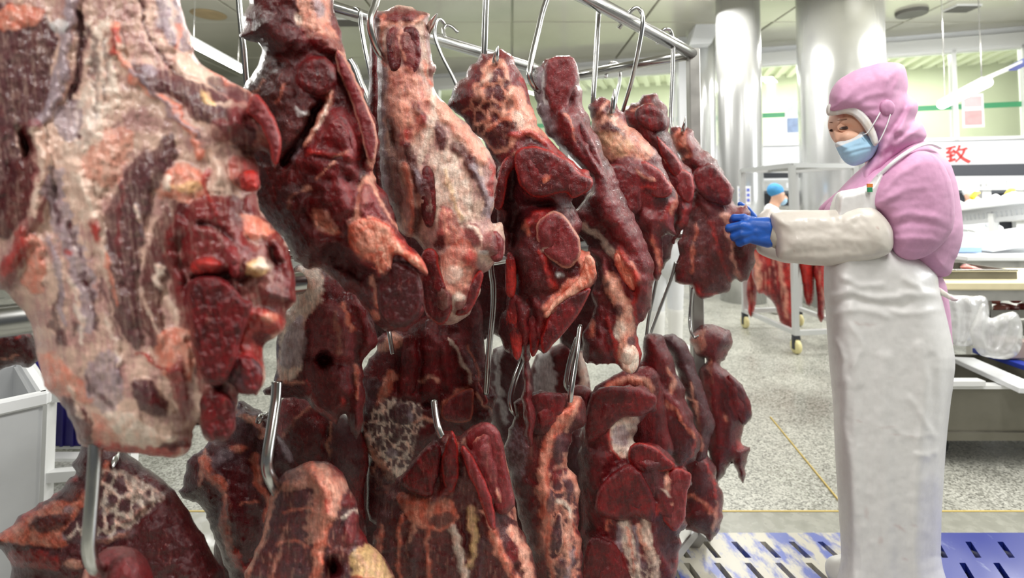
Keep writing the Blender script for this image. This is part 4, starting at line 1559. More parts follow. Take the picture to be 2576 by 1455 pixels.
cut('big dark folded beef cut with a pale milky membrane patch, right of the orange-seamed one', 1.44, 0.085, 100,
 '1455,1140 1465,1060 1478,1020 1492,990 1520,976 1570,970 1622,976 1647,1000 1647,1030 1622,1047 1602,1080 1600,1110 1642,1115 1690,1150 1700,1167 1732,1185 1739,1215 1727,1237 1724,1320 1712,1340 1714,1380 1702,1432 1695,1540 1470,1540 1465,1400 1460,1300 1455,1200',
 '''p 40 24 m .8 1490,992 1560,973 1642,990 1648,1022 1612,1042 1560,1052 1502,1102 1472,1102
s 5 3 s .7 1540,990 1590,990 1630,1005
p 24 4 w .9 1543,1062 1602,1045 1600,1102 1592,1142 1555,1148 1533,1112
e 1560 1095 20 30 10 2 g .8
s 5 4 r .95 1530,1082 1543,1132 1556,1152
p 30 18 m .85 1580,1132 1622,1115 1692,1162 1682,1182 1602,1184
p 30 10 p .7 1620,1172 1690,1167 1672,1242 1645,1252
p 40 16 m .8 1690,1182 1732,1190 1727,1242 1722,1312 1690,1332 1650,1272 1672,1222
e 1675 1240 12 5 40 3 w .95
e 1692 1266 9 5 10 3 f .9
s 5 3 f .8 1682,1180 1678,1210 1680,1230
p 60 26 d .7 1510,1222 1572,1172 1612,1190 1647,1262 1642,1312 1562,1302 1500,1292
s 4 -8 B .7 1540,1200 1555,1250 1600,1290
s 6 6 r .7 1620,1300 1645,1310 1650,1270
e 1500 1180 30 60 0 10 d .6
s 17 7 w .8 1572,1322 1582,1380 1600,1430 1612,1500
s 13 7 c .85 1622,1312 1630,1360 1646,1420 1650,1500
s 6 3 g .8 1600,1330 1606,1390 1622,1440
e 1625 1430 18 22 0 3 p .8
s 6 8 f .95 1605,1322 1615,1362 1632,1384
s 5 5 o .8 1578,1330 1590,1402 1592,1440
s 9 2 g .6 1555,1330 1560,1380
v 22 1.5 c p .5 1575,1400 1635,1400 1655,1480 1590,1500
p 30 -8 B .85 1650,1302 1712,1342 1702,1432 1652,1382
s 8 10 m .85 1650,1320 1655,1390 1690,1450
s 6 6 r .8 1712,1345 1712,1400 1695,1440
p 40 20 m .8 1480,1362 1540,1366 1572,1422 1592,1490 1470,1490
e 1490 1368 10 6 30 5 f .9
s 5 5 o .7 1525,1330 1535,1310 1545,1320''',
 LOW, base='d', base2='m', rag=4, fib=70, bump=5, mott=0.32)

cut('beef cut with a straight-fibred dark face and ridged edge, behind the folded one', 1.66, 0.07, 80,
 '1590,940 1612,905 1622,850 1642,838 1667,850 1690,900 1720,980 1745,1060 1762,1100 1762,1125 1745,1160 1727,1172 1700,1172 1640,1112 1600,1082',
 '''p 34 10 m .8 1615,860 1650,845 1690,910 1690,960 1640,930 1610,910
s 12 12 s .8 1620,945 1682,1002 1722,1052 1752,1102
s 4 4 o .9 1600,935 1660,1000 1710,1050 1750,1110
s 4 3 f .7 1680,930 1695,960 1690,990
p 40 3 d .8 1610,1000 1690,1050 1740,1110 1720,1170 1650,1110
s 3 3 r .8 1750,1110 1735,1150 1722,1172''',
 LOW, base='m', base2='d', rag=3, fib=88, bump=3, fibamp=2.2)

cut('curled purplish beef piece with thin fat veins, second from the right in the lower row', 1.80, 0.06, 50,
 '1665,850 1692,840 1722,860 1750,920 1775,1000 1798,1060 1790,1100 1772,1160 1745,1170 1740,1080 1720,1000 1695,920',
 '''e 1715 880 30 34 20 10 p .8
s 12 10 p .8 1700,930 1730,940 1752,990
s 5 3 f .8 1735,960 1750,1020 1760,1080
s 4 3 f .8 1700,985 1725,1000 1750,1010
e 1770 1060 20 36 0 8 d .8
s 5 4 o .7 1750,1090 1765,1130''', LOW, base='p', base2='d', rag=3, fib=70)

cut('rightmost lower beef cut with a squarish knob on top and dangling shreds', 1.93, 0.07, 50,
 '1737,862 1746,835 1770,818 1802,820 1840,840 1837,880 1824,906 1812,916 1832,940 1867,970 1887,1010 1890,1050 1872,1072 1867,1110 1887,1135 1877,1165 1871,1217 1855,1192 1845,1160 1830,1182 1805,1217 1790,1182 1780,1102 1770,1002 1758,940 1777,906 1750,892',
 '''p 30 14 s .8 1740,862 1770,820 1832,840 1832,892 1790,912 1760,902
p 14 3 f .5 1742,870 1760,830 1775,830 1765,890
e 1822 870 16 22 20 6 p .8
s 5 4 f .7 1785,912 1792,965
s 20 14 m .8 1802,932 1852,982 1872,1032
s 13 10 m .8 1790,952 1802,1052 1812,1122
e 1822 1056 10 8 0 5 o .95
e 1862 1120 8 14 0 5 r .9
s 12 8 d .8 1830,1020 1835,1080 1830,1150
s 7 6 d .8 1862,1140 1866,1200
s 4 -8 B .8 1815,940 1830,1000 1845,1050''', LOW, base='d', base2='m', rag=3.5, fib=80)

cut('ragged dark beef scrap low at the right end of the rack, above the blue mat', 1.82, 0.06, 50,
 '1722,1150 1760,1100 1792,1162 1807,1215 1820,1250 1817,1300 1807,1340 1787,1360 1765,1342 1735,1336 1720,1322 1718,1240',
 '''e 1760 1200 30 50 0 10 d .8
e 1770 1310 34 26 10 10 d .8
s 6 5 f .7 1800,1260 1805,1300 1790,1330
s 6 5 o .7 1730,1250 1760,1260 1790,1290
s 5 4 r .8 1770,1150 1790,1200 1800,1250''', LOW, base='d', base2='m', rag=4, fib=75)

# ---- the far rail's cuts, seen only in the gaps
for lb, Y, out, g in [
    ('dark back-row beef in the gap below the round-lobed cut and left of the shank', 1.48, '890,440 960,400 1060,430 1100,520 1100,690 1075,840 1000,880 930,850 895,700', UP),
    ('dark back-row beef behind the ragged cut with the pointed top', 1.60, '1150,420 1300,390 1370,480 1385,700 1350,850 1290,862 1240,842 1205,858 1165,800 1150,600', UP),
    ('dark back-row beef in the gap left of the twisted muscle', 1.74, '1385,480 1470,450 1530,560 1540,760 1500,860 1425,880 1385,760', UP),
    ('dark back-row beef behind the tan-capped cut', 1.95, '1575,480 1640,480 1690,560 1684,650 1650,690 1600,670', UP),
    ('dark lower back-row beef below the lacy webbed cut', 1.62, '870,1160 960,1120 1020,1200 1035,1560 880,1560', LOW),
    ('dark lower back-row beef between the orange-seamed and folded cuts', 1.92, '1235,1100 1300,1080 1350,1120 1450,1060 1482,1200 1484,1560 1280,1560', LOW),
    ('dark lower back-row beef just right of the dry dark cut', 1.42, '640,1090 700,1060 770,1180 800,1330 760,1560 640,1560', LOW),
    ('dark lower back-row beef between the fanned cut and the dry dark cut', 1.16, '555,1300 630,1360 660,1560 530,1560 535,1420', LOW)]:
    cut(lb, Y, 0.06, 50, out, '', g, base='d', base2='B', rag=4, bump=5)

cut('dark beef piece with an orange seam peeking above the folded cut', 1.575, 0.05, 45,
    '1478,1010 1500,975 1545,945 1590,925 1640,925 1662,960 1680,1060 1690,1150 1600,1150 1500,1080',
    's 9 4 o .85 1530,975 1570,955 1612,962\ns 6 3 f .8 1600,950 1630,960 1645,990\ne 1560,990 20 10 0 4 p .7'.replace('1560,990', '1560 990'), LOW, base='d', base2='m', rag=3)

# ---- flaps, lobes, fat lumps and strands that stand proud of their cut: parts of it
def flaps(key, rows):
    o, Y, T = next(v for k, v in CUTS.items() if k.startswith(key))
    for name, k, t, base, b2, rim, out in rows:
        f = slab(name, Y - T * k - 0.010, t, 16, out, '', base=base, base2=b2, mat=M_MEAT, rag=2.6, bump=1.6, ridge=1.0, back=1.6,
                 mott=0.22, fib=75, vary=0.5, pw=0.42, rim=(rim, 7, 0.65) if rim else None, step=3.0, edge=8)
        f.parent = o
        f.location = f.location - o.location


flaps('huge pale', [
    ('muscle_lobe', .80, .014, 'p', 'm', None, '565,915 600,892 645,905 662,950 645,990 605,990 575,960'),
    ('muscle_lobe', .72, .014, 'd', 'm', None, '505,1000 560,985 590,1010 592,1060 575,1105 530,1108 508,1080'),
    ('muscle_lobe', 1.0, .010, 's', 'm', None, '590,625 600,655 602,690 585,700 572,670 575,640'),
    ('muscle_lobe', 1.0, .010, 'r', 'm', None, '485,655 520,645 550,662 545,685 500,690 480,680'),
    ('muscle_flap', .95, .016, 'd', 'm', 's', '480,705 560,698 610,750 636,768 606,852 596,905 562,964 520,964 490,902 474,800'),
    ('muscle_flap', .80, .012, 'm', 's', 'r', '640,235 680,280 708,350 698,412 684,405 676,360 650,310 620,280'),
    ('muscle_lobe', .85, .012, 'm', 'r', None, '600,440 640,428 656,460 640,482 605,478')])
flaps('dark red beef cut with a round', [
    ('fat_flap', .85, .010, 'o', 'f', 'r', '880,572 902,550 940,550 982,570 1012,620 1062,652 1076,692 1050,676 1000,642 988,652 985,682 960,692 920,662 880,622'),
    ('muscle_lobe', .95, .022, 'm', 'd', None, '750,185 762,155 790,140 825,148 845,180 842,215 815,238 780,236 757,215'),
    ('muscle_lobe', .7, .016, 'd', 'B', None, '955,690 985,655 1020,668 1058,700 1064,760 1040,810 1000,826 960,800 948,740'),
    ('muscle_flap', .62, .014, 'm', 's', 'f', '842,120 872,150 905,225 938,300 950,360 940,405 922,395 905,330 880,250 850,180'),
    ('muscle_flap', .9, .012, 'm', 'd', 's', '835,285 865,290 895,350 890,405 850,440 800,430 772,398 800,340')])
flaps('tall beef shank', [
    ('muscle', .80, .005, 'm', 'd', None, '972,95 990,68 1006,90 1010,150 1000,178 980,170'),
    ('muscle', .80, .005, 'm', 'd', None, '1012,85 1035,66 1056,90 1058,150 1040,186 1018,160'),
    ('muscle', .88, .008, 'd', 'm', None, '1060,430 1080,418 1094,450 1096,540 1084,572 1066,560 1058,500'),
    ('muscle_lobe', .72, .012, 'm', 'd', 'r', '1060,642 1096,630 1114,700 1138,735 1142,765 1118,815 1078,800 1062,750'),
    ('muscle_lobe', .5, .012, 's', 'm', None, '1222,600 1245,580 1265,600 1266,645 1245,660 1228,640'),
    ('muscle_lobe', .6, .010, 'm', 'd', 'r', '1204,682 1214,705 1184,782 1146,792 1160,745')])
flaps('ragged beef cut with a pointed', [
    ('muscle_flap', .95, .020, 'm', 'd', 'r', '1296,384 1350,368 1422,398 1455,430 1490,452 1484,478 1440,500 1420,484 1362,498 1322,484 1300,442'),
    ('muscle_lobe', .9, .018, 'm', 's', 'f', '1350,562 1392,530 1432,558 1460,612 1454,655 1424,676 1372,645 1352,605'),
    ('muscle_flap', .7, .012, 'm', 'd', 'r', '1305,370 1270,398 1250,450 1242,520 1262,525 1278,450 1300,410'),
    ('muscle_flap', .75, .014, 'd', 'm', 'r', '1392,770 1442,738 1486,728 1450,800 1402,856 1368,890 1362,850'),
    ('fat', .85, .010, 'o', 'f', None, '1480,640 1502,690 1460,735 1410,765 1378,800 1370,785 1410,740 1455,700'),
    ('strand', .6, .010, 'm', 'r', None, '1285,745 1305,745 1318,800 1312,890 1296,905 1282,850 1272,800'),
    ('strand', .6, .010, 'd', 'm', 'r', '1322,750 1345,755 1362,800 1354,880 1336,895 1328,830'),
    ('strand', .7, .008, 'm', 'r', None, '1275,640 1295,650 1300,710 1290,750 1272,730')])
flaps('long twisted', [
    ('muscle_lobe', .9, .018, 'm', 's', None, '1378,150 1442,145 1452,200 1432,252 1426,288 1400,294 1380,262 1370,205'),
    ('fat', .9, .012, 'o', 'f', 'r', '1545,640 1562,632 1580,645 1598,668 1604,710 1596,732 1578,720 1560,690 1548,668'),
    ('fat', .6, .012, 'w', 'f', None, '1562,880 1580,865 1602,878 1608,915 1590,942 1568,925'),
    ('muscle_flap', .75, .012, 'm', 'd', 's', '1452,290 1475,320 1500,370 1520,430 1500,430 1475,380 1455,330')])
flaps('beef cut with a pale tan', [
    ('muscle_lobe', .9, .020, 'm', 'd', 's', '1515,420 1562,413 1602,438 1615,490 1608,532 1570,545 1545,495 1525,450'),
    ('muscle_flap', .8, .014, 'm', 's', 'r', '1600,405 1652,420 1690,475 1675,498 1630,488 1605,440')])
flaps('small dark crumpled', [
    ('muscle_lobe', .85, .016, 'd', 'm', None, '1600,275 1640,262 1672,285 1676,325 1640,330 1605,310'),
    ('muscle_flap', .85, .014, 'm', 'd', 'r', '1650,340 1690,380 1718,425 1700,445 1670,405'),
    ('muscle_lobe', .75, .016, 'm', 's', 'r', '1695,430 1730,430 1748,470 1735,510 1705,490')])
flaps('ragged flat', [
    ('muscle_lobe', .9, .018, 'd', 'm', 's', '1745,430 1790,412 1832,455 1845,490 1830,515 1780,505 1750,470')])
flaps('large beef cut with a smooth', [
    ('muscle', .78, .016, 's', 'm', None, '1172,1100 1222,1062 1257,1090 1277,1180 1294,1272 1257,1296 1232,1264 1210,1202 1182,1142'),
    ('muscle_flap', 1.0, .012, 'm', 'd', 'r', '1120,1120 1136,1083 1150,1120 1154,1190 1138,1240 1116,1220 1110,1160'),
    ('muscle_flap', 1.05, .014, 'm', 's', 'r', '1160,1125 1180,1135 1215,1195 1240,1270 1246,1330 1228,1320 1200,1240 1172,1180'),
    ('muscle_flap', .85, .012, 'd', 'm', None, '1010,1205 1090,1112 1112,1150 1098,1210 1085,1250 1030,1235')])
flaps('big dark folded', [
    ('muscle_flap', .85, .018, 'm', 'd', 's', '1488,992 1560,972 1640,988 1650,1020 1615,1045 1560,1055 1505,1105 1470,1105'),
    ('muscle_flap', .8, .016, 'm', 'd', 'r', '1580,1134 1622,1114 1692,1160 1684,1184 1602,1188'),
    ('muscle_lobe', .7, .014, 'm', 's', 'r', '1690,1180 1735,1188 1738,1218 1728,1245 1722,1312 1692,1336 1650,1275 1670,1222'),
    ('muscle_flap', .98, .022, 'd', 'm', 'm', '1510,1222 1572,1170 1612,1190 1648,1262 1642,1314 1600,1300 1562,1310 1500,1292'),
    ('muscle_lobe', .9, .016, 'm', 'd', None, '1478,1362 1540,1364 1574,1420 1592,1500 1470,1500')])
flaps('red beef cut with a lacy', [
    ('muscle_lobe', .95, .016, 'm', 's', 'o', '1110,1030 1130,1000 1185,975 1192,1010 1185,1055 1150,1065 1115,1055'),
    ('muscle_flap', .8, .012, 'm', 'd', None, '1015,850 1045,850 1052,920 1042,990 1015,985 1010,920'),
    ('muscle_flap', .8, .012, 'm', 'd', None, '1066,840 1095,845 1100,920 1098,985 1072,980 1064,900'),
    ('muscle_flap', .7, .010, 'm', 's', 'r', '1140,850 1165,870 1200,950 1228,1010 1205,1015 1170,950 1145,890')])
flaps('rightmost lower', [
    ('muscle_lobe', .7, .014, 'm', 'p', None, '1830,945 1865,972 1888,1015 1888,1052 1868,1068 1845,1030')])
flaps('beef cut with a bright', [
    ('muscle', .85, .012, 'm', 'd', None, '1325,1005 1370,988 1420,995 1415,1040 1385,1085 1345,1095 1322,1060'),
    ('muscle', .8, .010, 'd', 'p', 'f', '1395,1300 1410,1295 1418,1340 1415,1390 1398,1395 1388,1350')])
# ------------------------------------------------------------------ the steel hanging rack
RD = Vector((-0.656, -0.754, 0)).normalized()   # along the rack, towards the camera
ER = Vector((0.69, 1.95, 0))
EL = Vector((0.235, 2.33, 0))
rack = empty('meat_hanging_rack', (ER.x, ER.y, 0))
tag(rack, 'stainless steel hanging rack carrying two tiers of beef cuts', 'rack')
ZT, ZL, ZB = 1.90, 1.205, 0.17
LEN = 2.2
RC = Vector((-0.754, 0.656, 0))


def part(mb, name, m=M_STEEL, root=None, **k):
    return to_parent(mb.build(name, m, **k), root or rack)


def zz(v, z): return Vector((v.x, v.y, z))


for E, k in ((ER, 0), (EL, 1)):
    part(MB().tube([zz(E, ZT), zz(E + RD * LEN, ZT)], 0.021, 16), 'top_rail', smooth=True)
    Q = E + RC * (0.10 if k == 0 else 0)
    part(MB().tube([zz(Q, ZL), zz(Q + RD * LEN, ZL)], 0.019, 16), 'lower_rail', smooth=True)
    part(MB().bar(zz(E, ZB), zz(E + RD * LEN, ZB), 0.04, 0.04), 'base_rail', M_DULL, bevel=0.004)
    for t in (0, LEN):
        p = E + RD * t
        part(MB().bar(zz(p, 0.15), zz(p, ZT + 0.02), 0.042, 0.042), 'post', M_DULL, bevel=0.004)
        c = part(MB().lathe((p.x, p.y, 0.115), [(0.022, 0), (0.022, 0.04)], 12).box((p.x, p.y - 0.03, 0.085), (0.05, 0.006, 0.09)).box((p.x, p.y + 0.03, 0.085), (0.05, 0.006, 0.09)), 'caster_fork', M_WHITE)
        w = MB().lathe((p.x, p.y, 0.056), [(0.03, -0.021), (0.053, -0.021), (0.056, -0.012), (0.056, 0.012), (0.053, 0.021), (0.03, 0.021)], 20, 'Y').build('wheel', mat('cream_wheel', srgb(226, 220, 190), 0.5), smooth=True)
        to_parent(w, rack)
        w.parent = c
for t in (0, LEN):
    part(MB().tube([zz(ER + RD * t, ZT), zz(EL + RD * t, ZT)], 0.019, 16), 'end_bar', smooth=True)
    part(MB().tube([zz(ER + RD * t, ZL), zz(EL + RD * t, ZL)], 0.015, 12), 'end_bar', smooth=True)
    part(MB().bar(zz(ER + RD * t, ZB), zz(EL + RD * t, ZB), 0.04, 0.04), 'end_bar', M_DULL)
# slanting end brace low on the right
part(MB().bar(at(1765, 1342, 1.9), at(1708, 1420, 1.9), 0.03, 0.03), 'brace', M_DULL)


# ------------------------------------------------------------------ S hooks
def hook(P, r, label, group='steel meat hooks', tip=True, n=10):
    """P = list of (px, py, distance); bent steel rod with a pointed tip"""
    q = catmull([at(*p) for p in P], 6)
    R = [r] * len(q)
    if tip:
        for i in range(1, 7):
            if i <= len(R): R[-i] = r * min(1.0, 0.12 + (i - 1) * 0.17)
    o = MB().tube(q, R, n).build('meat_hook', M_HOOK, smooth=True)
    recentre(o)
    tag(o, label, 'hook', group)
    return o


hook([(596, -60, 1.02), (604, 40, 1.02), (614, 130, 1.02), (622, 215, 1.03), (640, 260, 1.04), (670, 250, 1.04)], 0.0055,
     'steel hook shaft between the two leftmost upper beef cuts')
hook([(955, -120, 0.93), (950, -20, 0.90), (941, 20, 0.88), (931, 50, 0.86), (936, 90, 0.86), (960, 140, 0.88), (1010, 150, 0.93), (1060, 105, 0.93), (1082, 66, 0.9), (1100, 33, 0.88)], 0.0065,
     'steel hook wrapping the top of the tall fat-laced shank, blue-grey tip showing')
hook([(893, 20, 1.42), (905, 28, 1.40), (908, 60, 1.4), (918, 120, 1.4), (932, 185, 1.4), (945, 240, 1.4)], 0.006,
     'thin hook on the far rail, left of the tall shank', tip=False)
hook([(1226, -80, 1.13), (1222, 20, 1.12), (1218, 135, 1.12), (1214, 175, 1.13), (1222, 200, 1.13), (1240, 190, 1.1), (1247, 150, 1.05), (1253, 114, 1.04)], 0.0068,
     'steel hook whose spike pokes through the pointed fatty beef top')
hook([(1420, -100, 1.29), (1373, 5, 1.27), (1352, 85, 1.25), (1335, 160, 1.22), (1333, 195, 1.21), (1350, 225, 1.23), (1380, 230, 1.28), (1395, 200, 1.28)], 0.007,
     'steel hook curving round the left of the twisted muscle')
hook([(1510, -60, 1.5), (1506, 20, 1.5), (1499, 150, 1.49), (1493, 240, 1.48), (1496, 285, 1.5), (1520, 300, 1.5), (1538, 285, 1.43), (1543, 255, 1.42), (1546, 222, 1.42)], 0.0075,
     'steel hook ending in a spike above the tan fat cap')
hook([(1556, 72, 1.60), (1572, 48, 1.59), (1585, 30, 1.58), (1600, 20, 1.58), (1614, 32, 1.58), (1616, 65, 1.58), (1605, 130, 1.6), (1590, 200, 1.64), (1570, 268, 1.68), (1566, 292, 1.70), (1580, 305, 1.72), (1600, 290, 1.72)], 0.0068,
     'steel hook looped over the front rail nearest the middle of its end')
hook([(1655, 110, 1.80), (1655, 92, 1.80), (1664, 80, 1.79), (1676, 73, 1.79), (1688, 82, 1.80), (1693, 120, 1.80), (1690, 220, 1.80), (1687, 295, 1.80), (1692, 335, 1.79), (1710, 345, 1.78), (1719, 325, 1.69), (1724, 292, 1.68)], 0.0068,
     'steel hook looped over the front rail beside the end post')
hook([(1523, 196, 2.2), (1530, 170, 2.2), (1540, 157, 2.2), (1553, 160, 2.2), (1559, 180, 2.19), (1558, 210, 2.19), (1550, 245, 2.19), (1545, 290, 2.19)], 0.0068,
     'steel hook hung on the end bar of the rack', tip=False)
hook([(1118, 60, 1.72), (1106, 48, 1.70), (1096, 58, 1.69), (1094, 90, 1.69), (1112, 140, 1.69), (1140, 195, 1.69), (1155, 232, 1.69)], 0.0062,
     'slanting steel hook on the far rail, right of the tall shank', tip=False)
hook([(1152, 82, 1.76), (1138, 68, 1.76), (1124, 64, 1.76), (1115, 74, 1.75), (1120, 95, 1.74)], 0.006,
     'short hook top curled over the far rail right of the tall shank', tip=False)
hook([(880, 150, 1.3), (893, 172, 1.3), (905, 205, 1.3), (925, 255, 1.3), (936, 290, 1.3)], 0.009,
     'thick bright hook behind the gap left of the tall shank', tip=False)
hook([(1234, 655, 1.2), (1237, 690, 1.2), (1241, 720, 1.2), (1240, 780, 1.2), (1232, 860, 1.2), (1226, 930, 1.2), (1222, 990, 1.22)], 0.0068,
     'long hook shaft dropping below the bone end of the tall shank', tip=False)
hook([(246, 1040, 0.56), (240, 1140, 0.55), (234, 1230, 0.545), (226, 1330, 0.54), (224, 1385, 0.54), (236, 1425, 0.55), (262, 1440, 0.58)], 0.0062,
     'thick hook shaft holding the glossy nub, bottom left', tip=False)
hook([(300, 1060, 0.84), (294, 1130, 0.82), (288, 1160, 0.80), (284, 1178, 0.79)], 0.0052,
     'short hook end entering the fanned cut with the white web')
hook([(697, 960, 0.8), (694, 1010, 0.79), (685, 1070, 0.77), (674, 1140, 0.75), (672, 1180, 0.745), (686, 1215, 0.75), (705, 1250, 0.78)], 0.0078,
     'bent hook shaft into the broad brown rounded cut', tip=False)
hook([(702, 970, 0.98), (696, 1010, 0.98), (686, 1035, 0.98), (668, 1046, 0.97), (655, 1050, 0.95), (650, 1062, 0.95)], 0.0055,
     'small curled hook over the dry dark cut', tip=False)
hook([(1092, 1010, 0.96), (1096, 1045, 0.94), (1102, 1075, 0.925), (1112, 1100, 0.92)], 0.006,
     'short hook bend entering the large glossy maroon cut', tip=False)
hook([(1322, 870, 1.2), (1312, 910, 1.19), (1295, 955, 1.17), (1284, 995, 1.16), (1286, 1025, 1.155), (1297, 1048, 1.17)], 0.0068,
     'curved hook left of the dangling strand, into the orange-seamed cut')
hook([(1460, 820, 1.24), (1452, 880, 1.2), (1445, 930, 1.18), (1437, 985, 1.165), (1434, 1010, 1.17)], 0.0062,
     'straight hook entering the top of the orange-seamed cut', tip=False)
hook([(1452, 850, 1.55), (1436, 900, 1.53), (1426, 945, 1.52), (1424, 970, 1.52), (1436, 985, 1.54)], 0.007,
     'hook into the small knob behind the orange-seamed cut', tip=False)
hook([(978, 830, 1.24), (982, 855, 1.23), (988, 892, 1.22)], 0.0055, 'short hook in the pale bone of the webbed cut', tip=False)
hook([(1700, 660, 1.75), (1688, 700, 1.75), (1664, 765, 1.74), (1638, 835, 1.72), (1634, 860, 1.70)], 0.0062,
     'slanting hook below the handled cut, right of the pair', tip=False)
hook([(1658, 670, 1.72), (1645, 740, 1.72), (1632, 800, 1.70), (1626, 850, 1.68)], 0.0055,
     'steep hook below the tan-capped cut, left of the pair', tip=False)
hook([(1742, 720, 1.9), (1736, 790, 1.9), (1737, 830, 1.88), (1748, 850, 1.87), (1760, 846, 1.86)], 0.006,
     'hook beside the end post into the knob of the rightmost lower cut', tip=False)
# ------------------------------------------------------------------ people
M_SKIN = noisy(mat('skin', srgb(226, 178, 152), 0.5), 60, 0.96, 1.02)
M_GLOVE = noisy(mat('blue_rubber_glove', srgb(34, 92, 186), 0.42), 40, 0.85, 1.05, bump=0.2, bscale=220)
M_BOOT = mat('white_rubber_boot', srgb(232, 232, 228), 0.35)
M_HAIR = mat('dark_hair', srgb(46, 34, 32), 0.5)
M_EYE = mat('eye_dark', srgb(42, 26, 24), 0.2)
M_TROUSER = mat('white_trousers', srgb(226, 228, 230), 0.7)
M_CAP = noisy(mat('blue_cap', srgb(70, 150, 205), 0.7), 40, 0.9, 1.05)
M_MASK = mat('pale_blue_mask', srgb(170, 205, 228), 0.7)


def blob(name, caps, m, voxel=0.006, parent=None, smooth=4):
    """one continuous skin around tapered limbs: caps = (a, ra, b, rb[, squash])"""
    bm = bmesh.new()
    for c in caps:
        a, ra, b, rb = Vector(c[0]), c[1], Vector(c[2]), c[3]
        L = (b - a).length
        n = max(2, int(L / (0.35 * min(ra, rb))) + 1)
        for i in range(n + 1):
            t = i / n
            r = ra + (rb - ra) * t
            M = Matrix.Translation(a.lerp(b, t))
            if len(c) > 4: M = M @ Matrix.Diagonal((*c[4], 1))
            bmesh.ops.create_icosphere(bm, subdivisions=2, radius=r, matrix=M)
    me = bpy.data.meshes.new(name)
    bm.to_mesh(me)
    bm.free()
    o = link(name, me, None)
    md = o.modifiers.new('skin', 'REMESH')
    md.mode = 'VOXEL'
    md.voxel_size = voxel
    sm = o.modifiers.new('soft', 'SMOOTH')
    sm.factor = 0.6
    sm.iterations = smooth
    dg = bpy.context.evaluated_depsgraph_get()
    me2 = bpy.data.meshes.new_from_object(o.evaluated_get(dg))
    o.modifiers.clear()
    o.data = me2
    bpy.data.meshes.remove(me)
    me2.name = name
    me2.materials.clear()
    me2.materials.append(m)
    me2.polygons.foreach_set('use_smooth', [True] * len(me2.polygons))
    if parent is not None: to_parent(o, parent)
    return o


def hand_caps(w, pc, kn, mids, tips, th, ru=0.0105):
    """wrist, palm centre, 4 knuckles, 4 middle joints, 4 tips, thumb chain"""
    c = [(w, 0.03, pc, 0.03)]
    for k, m, t in zip(kn, mids, tips):
        c += [(pc, 0.022, k, 0.0135), (k, 0.0128, m, ru), (m, ru, t, ru * 0.86)]
    c += [(pc, 0.022, th[0], 0.016), (th[0], 0.015, th[1], 0.0125), (th[1], 0.0125, th[2], 0.0105)]
    return c


root = empty('person', (at(2240, 1480, 1.64).x, 1.64, 0.105))
tag(root, 'worker in pink hood, face mask, white apron and blue gloves handling the last beef cut', 'person')


def wear(o, p=root):
    return to_parent(o, p)


# the body: one skin from head to feet, mostly under the clothes
hip, chest, neck = at(2240, 800, 1.66), at(2262, 560, 1.66), at(2228, 420, 1.65)
shN, shF = at(2310, 470, 1.55), at(2240, 470, 1.80)
elN, elF = at(2200, 592, 1.525), at(2080, 590, 1.86)
wrN, wrF = at(1955, 588, 1.575), at(1925, 585, 1.87)
hp = [at(2245, 830, 1.62), at(2230, 830, 1.71)]
kn_ = [at(2245, 1130, 1.62), at(2225, 1130, 1.71)]
an_ = [at(2255, 1425, 1.61), at(2222, 1425, 1.71)]
toe = [v + Vector((-0.14, 0, -0.05)) for v in an_]
caps = [(hip, 0.085, chest, 0.085), (chest, 0.085, neck, 0.045), (shN, 0.04, shF, 0.045),
        (shN, 0.04, elN, 0.03), (elN, 0.03, wrN, 0.024), (shF, 0.045, elF, 0.036), (elF, 0.036, wrF, 0.026),
        (neck, 0.05, at(2195, 330, 1.635), 0.055),
        (at(2188, 286, 1.64), 0.088, at(2170, 292, 1.64), 0.086),
        (at(2152, 312, 1.63), 0.079, at(2156, 332, 1.63), 0.070),
        (at(2158, 364, 1.63), 0.042, at(2154, 374, 1.625), 0.034),
        (at(2103, 332, 1.60), 0.009, at(2108, 354, 1.592), 0.0115),
        (at(2118, 306, 1.59), 0.012, at(2142, 306, 1.578), 0.012),
        (at(2130, 345, 1.575), 0.02, at(2150, 348, 1.57), 0.02)]
for a, b, c, d in zip(hp, kn_, an_, toe):
    caps += [(hip, 0.08, a, 0.072), (a, 0.072, b, 0.05), (b, 0.05, c, 0.036), (c, 0.036, d, 0.03)]
body = blob('body', caps, M_SKIN, 0.006)
_bv = BVHTree.FromPolygons([v.co.copy() for v in body.data.vertices], [tuple(p.vertices) for p in body.data.polygons])
wear(body)


def surfY(px, py, default=1.57):
    o = Vector((0, 0, CAMZ))
    d = (at(px, py, 1.0) - o).normalized()
    h = _bv.ray_cast(o, d)
    return h[0].y if h[0] is not None else default


def facepart(name, out, base, feats='', dz=0.0015, T=0.003, label=None, R=4, **k):
    P = pts(out)
    cx, cy = sum(p[0] for p in P) / len(P), sum(p[1] for p in P) / len(P)
    kw = dict(rag=0, step=1.0, bump=0.0, mott=0.05, warp=0.3, edge=2.0)
    kw.update(k)
    o = slab(name, surfY(cx, cy) - dz, T, R, out, feats, base=base, base2=base, mat=M_SKIN if name == 'eyelid' else M_CLOTH, **kw)
    wear(o)
    if label: o['label'] = label
    return o


